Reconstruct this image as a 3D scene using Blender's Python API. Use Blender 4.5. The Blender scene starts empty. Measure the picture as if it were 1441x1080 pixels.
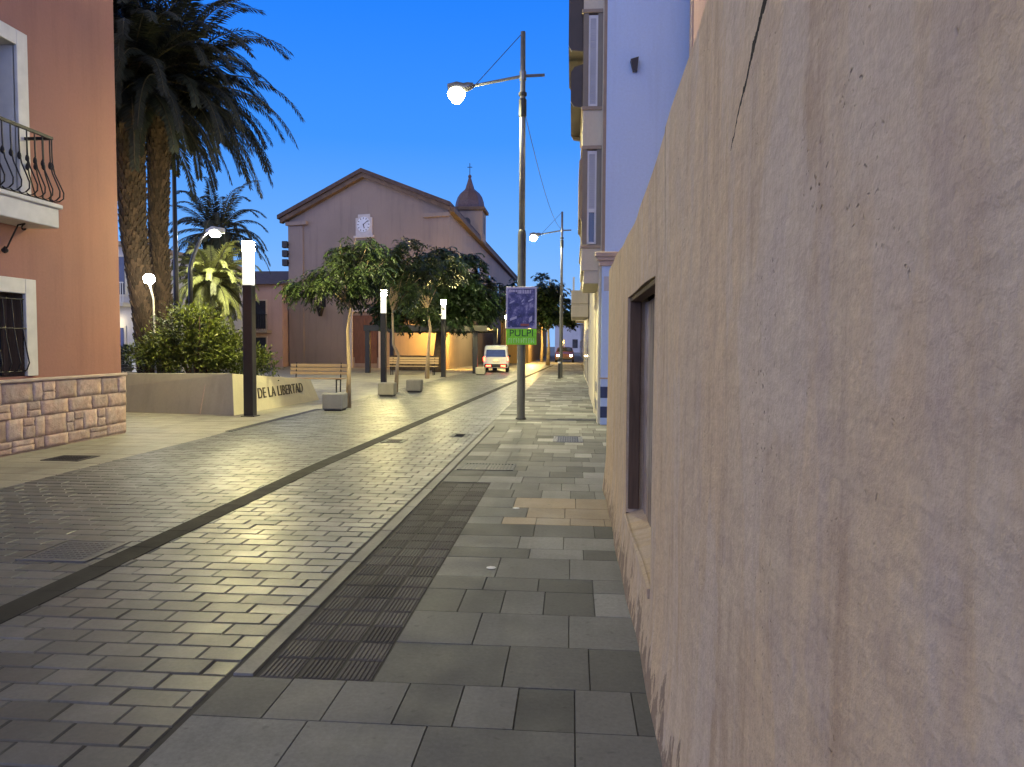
import bpy, math, random
from mathutils import Vector, Matrix
R = math.radians
rnd = random.Random(7)
scene = bpy.context.scene
COL = scene.collection

# ------------------------------------------------------------------ camera
cd = bpy.data.cameras.new("camera")
cd.sensor_width = 36.0
cd.lens = 26.0
cd.clip_start = 0.02
cd.clip_end = 3000
cam = bpy.data.objects.new("camera", cd)
COL.objects.link(cam)
cam.matrix_world = (Matrix.Translation((0, 0, 1.55)) @ Matrix.Rotation(R(4.65), 4, 'Z')
                    @ Matrix.Rotation(R(90 - 2.95), 4, 'X') @ Matrix.Rotation(R(0.3), 4, 'Z'))
scene.camera = cam

# ------------------------------------------------------------------ dusk sky
w = bpy.data.worlds.new("World")
scene.world = w
w.use_nodes = True
nt = w.node_tree
nt.nodes.clear()
def N(t, kind, **kw):
    n = t.nodes.new(kind)
    for k, v in kw.items():
        setattr(n, k, v)
    return n
out = N(nt, 'ShaderNodeOutputWorld')
bg = N(nt, 'ShaderNodeBackground')
tc = N(nt, 'ShaderNodeTexCoord')
sep = N(nt, 'ShaderNodeSeparateXYZ')
nt.links.new(tc.outputs['Generated'], sep.inputs[0])
def ramp(t, pts):
    r = N(t, 'ShaderNodeValToRGB')
    e = r.color_ramp.elements
    while len(e) < len(pts):
        e.new(0.5)
    for el, (p, c) in zip(e, pts):
        el.position = p
        el.color = (*c, 1)
    return r
# the deep-blue side of the dusk sky (ahead) by elevation
rf = ramp(nt, [(0.0, (0.25, 0.46, 0.80)), (0.13, (0.125, 0.355, 0.84)), (0.26, (0.036, 0.245, 0.84)),
               (0.45, (0.004, 0.165, 0.81)), (1.0, (0.02, 0.10, 0.30))])
# the paler afterglow side (behind and overhead)
rb = ramp(nt, [(0.0, (0.54, 0.92, 2.5)), (0.22, (0.74, 0.90, 1.75)), (0.5, (0.56, 0.54, 0.56)), (0.8, (0.20, 0.19, 0.17)), (1.0, (0.15, 0.145, 0.12))])
nt.links.new(sep.outputs['Z'], rf.inputs[0])
nt.links.new(sep.outputs['Z'], rb.inputs[0])
mr = N(nt, 'ShaderNodeMapRange', interpolation_type='SMOOTHSTEP')
mr.inputs['From Min'].default_value = 0.02
mr.inputs['From Max'].default_value = 0.62
nt.links.new(sep.outputs['Y'], mr.inputs[0])
mx = N(nt, 'ShaderNodeMix', data_type='RGBA')
nt.links.new(mr.outputs[0], mx.inputs[0])
nt.links.new(rb.outputs[0], mx.inputs[6])
nt.links.new(rf.outputs[0], mx.inputs[7])
sky = N(nt, 'ShaderNodeTexSky', sky_type='NISHITA', sun_disc=False)
sky.sun_elevation = R(1.0)
sky.sun_rotation = R(215)
add = N(nt, 'ShaderNodeMix', data_type='RGBA', blend_type='ADD')
add.inputs[0].default_value = 0.012
nt.links.new(mx.outputs[2], add.inputs[6])
nt.links.new(sky.outputs[0], add.inputs[7])
nt.links.new(add.outputs[2], bg.inputs[0])
bg.inputs[1].default_value = 1.0
nt.links.new(bg.outputs[0], out.inputs[0])

sd = bpy.data.lights.new("sun", 'SUN')
sd.energy = 0.33
sd.angle = R(70)
sd.color = (1.0, 0.85, 0.70)
sun = bpy.data.objects.new("sun", sd)
COL.objects.link(sun)
sun.rotation_euler = (R(46), 0, R(-82))     # soft afterglow from the left

vs = scene.view_settings
vs.view_transform = 'Standard'
vs.look = 'None'
vs.exposure = 0.3
vs.gamma = 1.0
scene.render.engine = 'CYCLES'
cy = scene.cycles
cy.use_denoising = True
cy.max_bounces = 6
cy.diffuse_bounces = 3
cy.glossy_bounces = 3
cy.sample_clamp_indirect = 4.0
cy.caustics_reflective = False
cy.caustics_refractive = False

# ------------------------------------------------------------------ materials
def lk(t, a, b):
    t.links.new(a, b)

def math_node(t, op, a, b=None, clamp=False):
    n = N(t, 'ShaderNodeMath', operation=op)
    n.use_clamp = clamp
    for i, v in enumerate((a, b)):
        if v is None:
            continue
        if isinstance(v, (int, float)):
            n.inputs[i].default_value = v
        else:
            lk(t, v, n.inputs[i])
    return n.outputs[0]

def noise(t, vec, scale, detail=4, rough=0.55):
    n = N(t, 'ShaderNodeTexNoise')
    n.inputs['Scale'].default_value = scale
    n.inputs['Detail'].default_value = detail
    n.inputs['Roughness'].default_value = rough
    lk(t, vec, n.inputs['Vector'])
    return n.outputs['Fac']

def mapping(t, vec, scale=(1, 1, 1), rot=(0, 0, 0)):
    m = N(t, 'ShaderNodeMapping')
    m.inputs['Scale'].default_value = scale
    m.inputs['Rotation'].default_value = rot
    lk(t, vec, m.inputs['Vector'])
    return m.outputs[0]

def newmat(name):
    m = bpy.data.materials.new(name)
    m.use_nodes = True
    t = m.node_tree
    b = t.nodes['Principled BSDF']
    c = N(t, 'ShaderNodeTexCoord').outputs['Object']
    return m, t, b, c

def maprange(t, v, a, b, c, d, smooth=False):
    n = N(t, 'ShaderNodeMapRange')
    if smooth:
        n.interpolation_type = 'SMOOTHSTEP'
    lk(t, v, n.inputs[0])
    for i, x in enumerate((a, b, c, d)):
        n.inputs[i + 1].default_value = x
    return n.outputs[0]

def mixc(t, f, a, b, mode='MIX'):
    n = N(t, 'ShaderNodeMix', data_type='RGBA', blend_type=mode)
    for i, v in ((0, f), (6, a), (7, b)):
        if isinstance(v, (int, float)):
            n.inputs[i].default_value = v
        elif isinstance(v, tuple):
            n.inputs[i].default_value = (*v[:3], 1)
        else:
            lk(t, v, n.inputs[i])
    return n.outputs[2]

def bump(t, b, h, strength=0.3, dist=0.01):
    n = N(t, 'ShaderNodeBump')
    n.inputs['Strength'].default_value = strength
    n.inputs['Distance'].default_value = dist
    lk(t, h, n.inputs['Height'])
    lk(t, n.outputs[0], b.inputs['Normal'])

def pm(name, color, rough=0.6, metal=0.0, n=(6, 0.25), bp=None, tone=0.0, emit=None, spec=0.5, stretch=(1, 1, 1), alt=None, trans=0.0):
    m, t, b, c = newmat(name)
    v = mapping(t, c, stretch)
    f = noise(t, v, n[0])
    val = maprange(t, f, 0.25, 0.75, 1 - n[1], 1 + n[1])
    if tone:
        a = N(t, 'ShaderNodeAttribute', attribute_name='tone').outputs['Fac']
        val = math_node(t, 'MULTIPLY', val, maprange(t, a, 0, 1, 1 - tone, 1 + tone))
    col = color
    if alt:
        col = mixc(t, maprange(t, noise(t, c, n[0] * 0.35, 3), 0.4, 0.62, 0, 1), color, alt)
    h = N(t, 'ShaderNodeHueSaturation')
    if isinstance(col, tuple):
        h.inputs['Color'].default_value = (*col, 1)
    else:
        lk(t, col, h.inputs['Color'])
    lk(t, val, h.inputs['Value'])
    lk(t, h.outputs[0], b.inputs['Base Color'])
    b.inputs['Roughness'].default_value = rough
    b.inputs['Metallic'].default_value = metal
    b.inputs['Specular IOR Level'].default_value = spec
    if trans:
        b.inputs['Transmission Weight'].default_value = trans
    if bp:
        bump(t, b, noise(t, v, bp[0], 5, 0.65), bp[1], bp[2] if len(bp) > 2 else 0.01)
    if emit:
        b.inputs['Emission Color'].default_value = (*emit[0], 1)
        b.inputs['Emission Strength'].default_value = emit[1]
    return m

M = {}
# near plaster wall: patches, runs, pits and a crack of its own shape
def near_wall_mat():
    m, t, b, c = newmat("old_plaster")
    big = noise(t, mapping(t, c, (1, 1.6, 0.45)), 1.7, 4, 0.6)
    col = mixc(t, maprange(t, big, 0.42, 0.58, 0, 1, True), (0.77, 0.595, 0.355), (0.72, 0.58, 0.375))
    run = noise(t, mapping(t, c, (1, 7, 0.35)), 2.2, 5, 0.6)
    col = mixc(t, maprange(t, run, 0.52, 0.72, 0, 0.55), col, (0.46, 0.335, 0.225))
    run2 = noise(t, mapping(t, c, (1, 9, 0.3)), 1.6, 3, 0.5)
    col = mixc(t, maprange(t, run2, 0.56, 0.70, 0, 0.55), col, (0.64, 0.53, 0.40))
    pat = noise(t, mapping(t, c, (1, 2.2, 1.0)), 2.6, 2, 0.4)
    col = mixc(t, maprange(t, pat, 0.60, 0.64, 0, 0.40, True), col, (0.62, 0.52, 0.41))
    med = noise(t, c, 9, 5, 0.7)
    col = mixc(t, maprange(t, med, 0.3, 0.75, 0.55, 0), col, (0.44, 0.325, 0.25))
    # soft damp stains and paler repair patches with edges of their own
    stn = noise(t, mapping(t, c, (1, 3.2, 0.5)), 1.9, 6, 0.65)
    col = mixc(t, maprange(t, stn, 0.50, 0.68, 0, 0.55, True), col, (0.40, 0.27, 0.165))
    ptc = noise(t, mapping(t, c, (1, 1.9, 0.7)), 1.25, 5, 0.55)
    col = mixc(t, maprange(t, ptc, 0.55, 0.60, 0, 0.5, True), col, (0.66, 0.56, 0.43))
    fine = noise(t, c, 60, 4, 0.7)
    col = mixc(t, maprange(t, fine, 0.35, 0.7, 0.25, 0), col, (0.25, 0.18, 0.13))
    # pits
    vo = N(t, 'ShaderNodeTexVoronoi')
    vo.inputs['Scale'].default_value = 42
    vo.inputs['Randomness'].default_value = 1
    wob = N(t, 'ShaderNodeVectorMath', operation='ADD')
    nz = N(t, 'ShaderNodeTexNoise')
    nz.inputs['Scale'].default_value = 40
    sc = N(t, 'ShaderNodeVectorMath', operation='SCALE')
    sc.inputs['Scale'].default_value = 0.04
    lk(t, c, nz.inputs['Vector'])
    lk(t, nz.outputs['Color'], sc.inputs[0])
    lk(t, c, wob.inputs[0])
    lk(t, sc.outputs[0], wob.inputs[1])
    lk(t, wob.outputs[0], vo.inputs['Vector'])
    sel = maprange(t, noise(t, c, 3.1, 4, 0.7), 0.52, 0.64, 0, 1)
    pit = math_node(t, 'MULTIPLY', maprange(t, vo.outputs['Distance'], 0.05, 0.22, 1, 0), sel, True)
    col = mixc(t, math_node(t, 'MULTIPLY', pit, 0.75), col, (0.12, 0.085, 0.06))
    # crack line from (y=1.50,z=2.27) to (y=1.85,z=2.02)
    s = N(t, 'ShaderNodeSeparateXYZ')
    lk(t, c, s.inputs[0])
    cn = noise(t, c, 14, 4, 0.7)
    ln = math_node(t, 'SUBTRACT', s.outputs['Y'], 1.50)
    ln = math_node(t, 'SUBTRACT', ln, math_node(t, 'MULTIPLY', math_node(t, 'SUBTRACT', 2.26, s.outputs['Z']), 1.42))
    ln = math_node(t, 'ADD', ln, math_node(t, 'MULTIPLY', math_node(t, 'SUBTRACT', cn, 0.5), 0.07))
    wdt = maprange(t, s.outputs['Z'], 2.01, 2.3, 0.003, 0.030)
    cr = math_node(t, 'LESS_THAN', math_node(t, 'ABSOLUTE', ln), wdt)
    cr = math_node(t, 'MULTIPLY', cr, math_node(t, 'GREATER_THAN', s.outputs['Z'], 2.02))
    # long vertical settlement joint
    l2 = math_node(t, 'SUBTRACT', s.outputs['Y'], 3.19)
    l2 = math_node(t, 'ADD', l2, math_node(t, 'MULTIPLY', math_node(t, 'SUBTRACT', noise(t, c, 5, 4, 0.7), 0.5), 0.10))
    c2 = math_node(t, 'MULTIPLY', maprange(t, math_node(t, 'ABSOLUTE', l2), 0.002, 0.018, 0.7, 0), maprange(t, s.outputs['Z'], 1.9, 2.1, 0, 1))
    # peeled base
    pe = math_node(t, 'SUBTRACT', noise(t, mapping(t, c, (1, 2.4, 1.2)), 3.4, 6, 0.7), maprange(t, s.outputs['Z'], 0.0, 0.55, 0.42, 0.78))
    pe = maprange(t, pe, 0.0, 0.03, 0, 1)
    col = mixc(t, math_node(t, 'MULTIPLY', pe, 0.75), col, (0.20, 0.145, 0.11))
    col = mixc(t, c2, col, (0.12, 0.08, 0.05))
    col = mixc(t, cr, col, (0.03, 0.022, 0.018))
    lk(t, col, b.inputs['Base Color'])
    b.inputs['Roughness'].default_value = 0.92
    b.inputs['Specular IOR Level'].default_value = 0.2
    h = math_node(t, 'ADD', math_node(t, 'MULTIPLY', fine, 0.35), math_node(t, 'MULTIPLY', med, 0.8))
    h = math_node(t, 'SUBTRACT', h, math_node(t, 'MULTIPLY', pit, 0.6))
    h = math_node(t, 'SUBTRACT', h, math_node(t, 'MULTIPLY', cr, 1.0))
    h = math_node(t, 'SUBTRACT', h, math_node(t, 'MULTIPLY', pe, 0.5))
    trw = noise(t, mapping(t, c, (1, 1.0, 2.0), (R(20), 0, 0)), 5, 3, 0.5)
    h = math_node(t, 'ADD', h, math_node(t, 'MULTIPLY', trw, 1.6))
    bump(t, b, h, 0.7, 0.014)
    return m
M['near_wall'] = near_wall_mat()

def plaster(name, c1, c2, scale=0.7, streak=0.35, bpst=0.25):
    m, t, b, c = newmat(name)
    f = noise(t, c, scale, 5, 0.6)
    col = mixc(t, maprange(t, f, 0.35, 0.65, 0, 1), c1, c2)
    s = noise(t, mapping(t, c, (2.2, 2.2, 0.18)), 1.5, 5, 0.65)
    col = mixc(t, maprange(t, s, 0.5, 0.75, 0, streak), col, tuple(x * 0.6 for x in c2))
    g = noise(t, c, 22, 4, 0.7)
    col = mixc(t, maprange(t, g, 0.35, 0.65, 0.15, 0), col, tuple(x * 0.55 for x in c1))
    lk(t, col, b.inputs['Base Color'])
    b.inputs['Roughness'].default_value = 0.9
    b.inputs['Specular IOR Level'].default_value = 0.25
    bump(t, b, math_node(t, 'ADD', g, noise(t, c, 90, 3, 0.6)), bpst, 0.006)
    return m

M['terracotta'] = plaster("terracotta_render", (0.37, 0.178, 0.132), (0.32, 0.162, 0.128), 0.8, 0.35, 0.4)
M['church'] = plaster("church_plaster", (0.31, 0.235, 0.195), (0.25, 0.195, 0.165), 0.25, 0.4)
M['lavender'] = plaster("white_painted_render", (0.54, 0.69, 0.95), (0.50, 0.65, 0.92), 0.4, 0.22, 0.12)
M['cream'] = plaster("cream_render", (0.62, 0.56, 0.43), (0.56, 0.50, 0.40), 0.8, 0.2, 0.15)
M['pinkhouse'] = plaster("pink_render", (0.50, 0.34, 0.30), (0.44, 0.30, 0.27), 0.6, 0.3)
M['whitehouse'] = plaster("white_render", (0.62, 0.60, 0.62), (0.55, 0.54, 0.56), 0.6, 0.2)
M['ochre'] = plaster("ochre_render", (0.50, 0.33, 0.14), (0.44, 0.28, 0.12), 0.6, 0.3)
M['concrete'] = plaster("pale_concrete", (0.36, 0.33, 0.26), (0.30, 0.28, 0.235), 0.9, 0.35)
M['litconcrete'] = plaster("lamplit_concrete", (0.70, 0.63, 0.42), (0.64, 0.58, 0.40), 1.2, 0.2)  # concrete lightened and yellowed to carry the column lamp's light
M['stone'] = pm("plinth_stone", (0.48, 0.33, 0.265), 0.9, n=(13, 0.25), bp=(16, 0.8, 0.02), tone=0.18, alt=(0.45, 0.34, 0.29))
M['mortar'] = pm("mortar", (0.42, 0.31, 0.25), 0.95, n=(20, 0.2), bp=(40, 0.4))
M['trim'] = pm("white_trim", (0.66, 0.62, 0.55), 0.7, n=(5, 0.10), bp=(40, 0.15, 0.004))
M['iron'] = pm("wrought_iron", (0.022, 0.018, 0.017), 0.5, 0.6, n=(20, 0.3))
M['blackpost'] = pm("black_painted_steel", (0.010, 0.010, 0.014), 0.38, 0.0, n=(15, 0.3))
M['greypole'] = pm("galvanised_steel", (0.20, 0.20, 0.22), 0.45, 0.7, n=(9, 0.2))
M['darkpole'] = pm("dark_grey_paint", (0.035, 0.036, 0.045), 0.5, 0.0, n=(9, 0.25))
M['darkwood'] = pm("dark_wood", (0.11, 0.068, 0.04), 0.8, n=(5, 0.4), stretch=(8, 8, 0.6), bp=(12, 0.4))
M['oldwood'] = pm("weathered_wood", (0.30, 0.23, 0.17), 0.85, n=(6, 0.55), stretch=(6, 14, 0.8), bp=(9, 0.7), alt=(0.42, 0.37, 0.30), tone=0.4)
M['benchwood'] = pm("bench_slats", (0.42, 0.29, 0.16), 0.6, n=(5, 0.25), stretch=(0.6, 8, 8))
M['brown'] = pm("brown_lacquer", (0.05, 0.036, 0.029), 0.5, n=(4, 0.2))
M['taupe'] = pm("taupe_moulding", (0.30, 0.235, 0.18), 0.7, n=(4, 0.15))
M['greytaupe'] = pm("grey_taupe_surround", (0.22, 0.19, 0.155), 0.7, n=(4, 0.12))
M['beige'] = pm("beige_moulding", (0.46, 0.36, 0.30), 0.75, n=(4, 0.15))
M['glass'] = pm("window_glass", (0.025, 0.03, 0.04), 0.06, n=(3, 0.3), spec=0.8)
M['shutter'] = pm("roller_shutter", (0.44, 0.45, 0.50), 0.6, n=(3, 0.1), bp=None)
M['bluetile'] = pm("navy_tile", (0.03, 0.04, 0.10), 0.35, n=(6, 0.3))
M['rooftile'] = pm("dark_roof_tile", (0.075, 0.048, 0.042), 0.85, n=(3, 0.35), bp=(30, 0.5, 0.03))
M['fascia'] = pm("brown_eave", (0.12, 0.075, 0.048), 0.8, n=(3, 0.35))
M['dome'] = pm("dome_tiles", (0.10, 0.055, 0.055), 0.5, n=(9, 0.45), bp=(14, 0.5, 0.05))
M['redpaint'] = pm("red_oxide", (0.28, 0.08, 0.06), 0.6)
M['door'] = pm("church_door_wood", (0.14, 0.06, 0.035), 0.7, n=(4, 0.35), stretch=(6, 6, 0.5))
M['clock'] = pm("clock_face", (0.62, 0.62, 0.66), 0.5, n=(4, 0.08))
M['clockstone'] = pm("clock_surround", (0.50, 0.44, 0.42), 0.8, n=(4, 0.12))
M['soil'] = pm("soil", (0.05, 0.038, 0.028), 1.0, n=(9, 0.4), bp=(15, 0.8, 0.05))
M['bark'] = pm("pale_bark", (0.36, 0.27, 0.17), 0.9, n=(9, 0.35), stretch=(1, 1, 0.3), bp=(20, 0.6, 0.02))
M['darkbark'] = pm("dark_bark", (0.10, 0.07, 0.05), 0.95, n=(8, 0.4), bp=(14, 0.8, 0.03))
M['palmbark'] = pm("palm_bark", (0.038, 0.024, 0.017), 0.95, n=(7, 0.45), bp=(30, 0.8, 0.03), tone=0.5)
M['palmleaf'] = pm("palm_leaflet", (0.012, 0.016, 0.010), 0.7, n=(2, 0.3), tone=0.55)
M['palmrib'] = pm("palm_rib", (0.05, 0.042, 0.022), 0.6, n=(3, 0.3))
M['litleaf'] = pm("lamplit_palm_leaflet", (0.20, 0.21, 0.06), 0.6, n=(2, 0.3), tone=0.5)  # plaza lamp's light on the fronds put into the leaf colour
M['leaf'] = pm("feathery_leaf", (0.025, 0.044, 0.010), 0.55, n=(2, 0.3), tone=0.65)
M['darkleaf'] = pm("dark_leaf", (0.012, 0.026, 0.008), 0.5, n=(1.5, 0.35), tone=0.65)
M['bushleaf'] = pm("shrub_leaf", (0.080, 0.105, 0.014), 0.5, n=(2, 0.3), tone=0.55)
M['vanwhite'] = pm("van_paint", (0.70, 0.69, 0.66), 0.3, n=(2, 0.05))
M['carpaint'] = pm("dark_red_paint", (0.07, 0.03, 0.035), 0.3, n=(2, 0.1))
M['rubber'] = pm("tyre_rubber", (0.015, 0.015, 0.015), 0.85)
M['rim'] = pm("wheel_rim", (0.4, 0.4, 0.42), 0.35, 0.8)
M['plastic'] = pm("black_plastic", (0.02, 0.02, 0.022), 0.55)
M['plate'] = pm("blank_plate", (0.6, 0.6, 0.55), 0.5)
M['flagred'] = pm("red_cloth", (0.50, 0.06, 0.05), 0.8)
M['flagwhite'] = pm("cream_cloth", (0.68, 0.55, 0.42), 0.8)
M['letters'] = pm("bronze_letters", (0.06, 0.045, 0.025), 0.5, 0.3)
M['frame'] = pm("poster_frame", (0.40, 0.38, 0.52), 0.45, n=(5, 0.1))
M['white'] = pm("white_paint", (0.72, 0.72, 0.72), 0.6, n=(5, 0.08))
M['lime'] = pm("lime_panel", (0.27, 0.78, 0.02), 0.55, n=(9, 0.25))
M['limelight'] = pm("pale_lime_print", (0.50, 0.85, 0.30), 0.55)
M['limedark'] = pm("dark_green_print", (0.02, 0.09, 0.015), 0.6)
def emi(name, col, s):
    return pm(name, (0.8, 0.8, 0.8), 0.5, emit=(col, s))
M['tip'] = emi("lamp_tip", (1.0, 0.84, 0.32), 1100)
M['tube'] = emi("lamp_diffuser", (1.0, 0.95, 0.72), 0.76)
M['sodium'] = emi("street_lamp_bulb", (1.0, 0.93, 0.50), 60)
M['lens'] = emi("street_lamp_lens", (1.0, 0.93, 0.50), 7000)
M['ledwhite'] = emi("white_lamp", (1.0, 0.98, 0.72), 800)
M['globe'] = emi("globe_lamp", (1.0, 0.92, 0.66), 160)
M['lantern'] = emi("lantern_glass", (1.0, 0.84, 0.5), 25)
M['warm'] = emi("warm_lantern", (1.0, 0.66, 0.20), 2500)
M['amber'] = emi("amber_hidden_washer", (1.0, 0.56, 0.10), 900)
M['tail'] = emi("tail_lamp", (1.0, 0.035, 0.004), 12)
M['platelamp'] = emi("plate_lamp", (1.0, 0.42, 0.04), 3)
M['head'] = emi("headlamp", (1.0, 0.80, 0.50), 40)

def poster_mat():
    m, t, b, c = newmat("purple_poster")
    f = noise(t, c, 5.5, 4, 0.6)
    r = ramp(t, [(0.34, (0.012, 0.009, 0.045)), (0.46, (0.03, 0.024, 0.13)), (0.56, (0.085, 0.075, 0.22)), (0.66, (0.30, 0.27, 0.44))])
    lk(t, f, r.inputs[0])
    g = noise(t, mapping(t, c, (1, 1, 1.3)), 13, 3, 0.6)
    col = mixc(t, maprange(t, g, 0.58, 0.68, 0, 0.6), r.outputs[0], (0.46, 0.42, 0.62))
    lk(t, col, b.inputs['Base Color'])
    b.inputs['Roughness'].default_value = 0.35
    return m
M['poster'] = poster_mat()

def paver_mat(name, col, rough, amt, tone=0.25, alt=None, bst=0.35, spots=True, spec=0.5):
    m, t, b, c = newmat(name)
    f = noise(t, c, 1.1, 5, 0.6)
    val = maprange(t, f, 0.3, 0.7, 1 - amt, 1 + amt)
    a = N(t, 'ShaderNodeAttribute', attribute_name='tone').outputs['Fac']
    val = math_node(t, 'MULTIPLY', val, maprange(t, a, 0, 1, 1 - tone, 1 + tone))
    g = noise(t, c, 45, 4, 0.7)
    val = math_node(t, 'MULTIPLY', val, maprange(t, g, 0.3, 0.7, 0.86, 1.14))
    base = col
    if alt:
        base = mixc(t, maprange(t, noise(t, c, 0.5, 3), 0.42, 0.6, 0, 1), col, alt)
    h = N(t, 'ShaderNodeHueSaturation')
    if isinstance(base, tuple):
        h.inputs['Color'].default_value = (*base, 1)
    else:
        lk(t, base, h.inputs['Color'])
    lk(t, val, h.inputs['Value'])
    o = h.outputs[0]
    if spots:      # trodden gum and dirt spots
        o = mixc(t, maprange(t, noise(t, c, 16, 2, 0.4), 0.68, 0.74, 0, 0.35), o, (0.05, 0.05, 0.048))
    lk(t, o, b.inputs['Base Color'])
    # broad weathering: trodden-in dirt and faint tyre bands along the street
    st = noise(t, mapping(t, c, (2.2, 0.12, 1)), 1.3, 4, 0.6)
    o = mixc(t, maprange(t, st, 0.5, 0.72, 0, 0.4), o, tuple(0.5 * x for x in col))
    sm = noise(t, c, 2.3, 6, 0.7)
    o = mixc(t, maprange(t, sm, 0.52, 0.75, 0, 0.35), o, tuple(0.55 * x for x in col))
    lk(t, o, b.inputs['Base Color'])
    lk(t, maprange(t, noise(t, c, 3, 4, 0.6), 0.3, 0.7, rough - 0.08, rough + 0.1), b.inputs['Roughness'])
    b.inputs['Specular IOR Level'].default_value = spec
    bump(t, b, math_node(t, 'ADD', math_node(t, 'MULTIPLY', g, 0.5), noise(t, c, 12, 3, 0.6)), bst, 0.004)
    return m
M['paver'] = paver_mat("road_pavers", (0.128, 0.129, 0.124), 0.45, 0.14, 0.26, (0.110, 0.113, 0.116), spec=0.42)
M['slab'] = paver_mat("pavement_slabs", (0.165, 0.166, 0.162), 0.66, 0.10, 0.75, spec=0.2)
M['plaza'] = paver_mat("plaza_slabs", (0.31, 0.29, 0.235), 0.5, 0.14, 0.12)
M['tan'] = paver_mat("tan_slabs", (0.23, 0.16, 0.10), 0.6, 0.12, 0.15)
M['kerbst'] = paver_mat("kerb_stone", (0.15, 0.148, 0.14), 0.65, 0.12, 0.12)
M['tactile'] = paver_mat("ribbed_tiles", (0.095, 0.088, 0.086), 0.7, 0.15, 0.3, spec=0.2)
M['channel'] = paver_mat("channel_stone", (0.040, 0.039, 0.037), 0.8, 0.18, 0.2, spec=0.1)
M['joint'] = pm("joint_sand", (0.055, 0.052, 0.046), 0.95, n=(12, 0.3))
M['ground'] = pm("ground_surface", (0.19, 0.18, 0.16), 0.85, n=(0.3, 0.15))
M['castiron'] = pm("cast_iron", (0.05, 0.05, 0.055), 0.5, 0.5, n=(25, 0.35), bp=(60, 0.5, 0.01))
M['coversteel'] = pm("cover_steel", (0.085, 0.09, 0.12), 0.45, 0.5, n=(25, 0.3), bp=(70, 0.5, 0.01))

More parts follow.
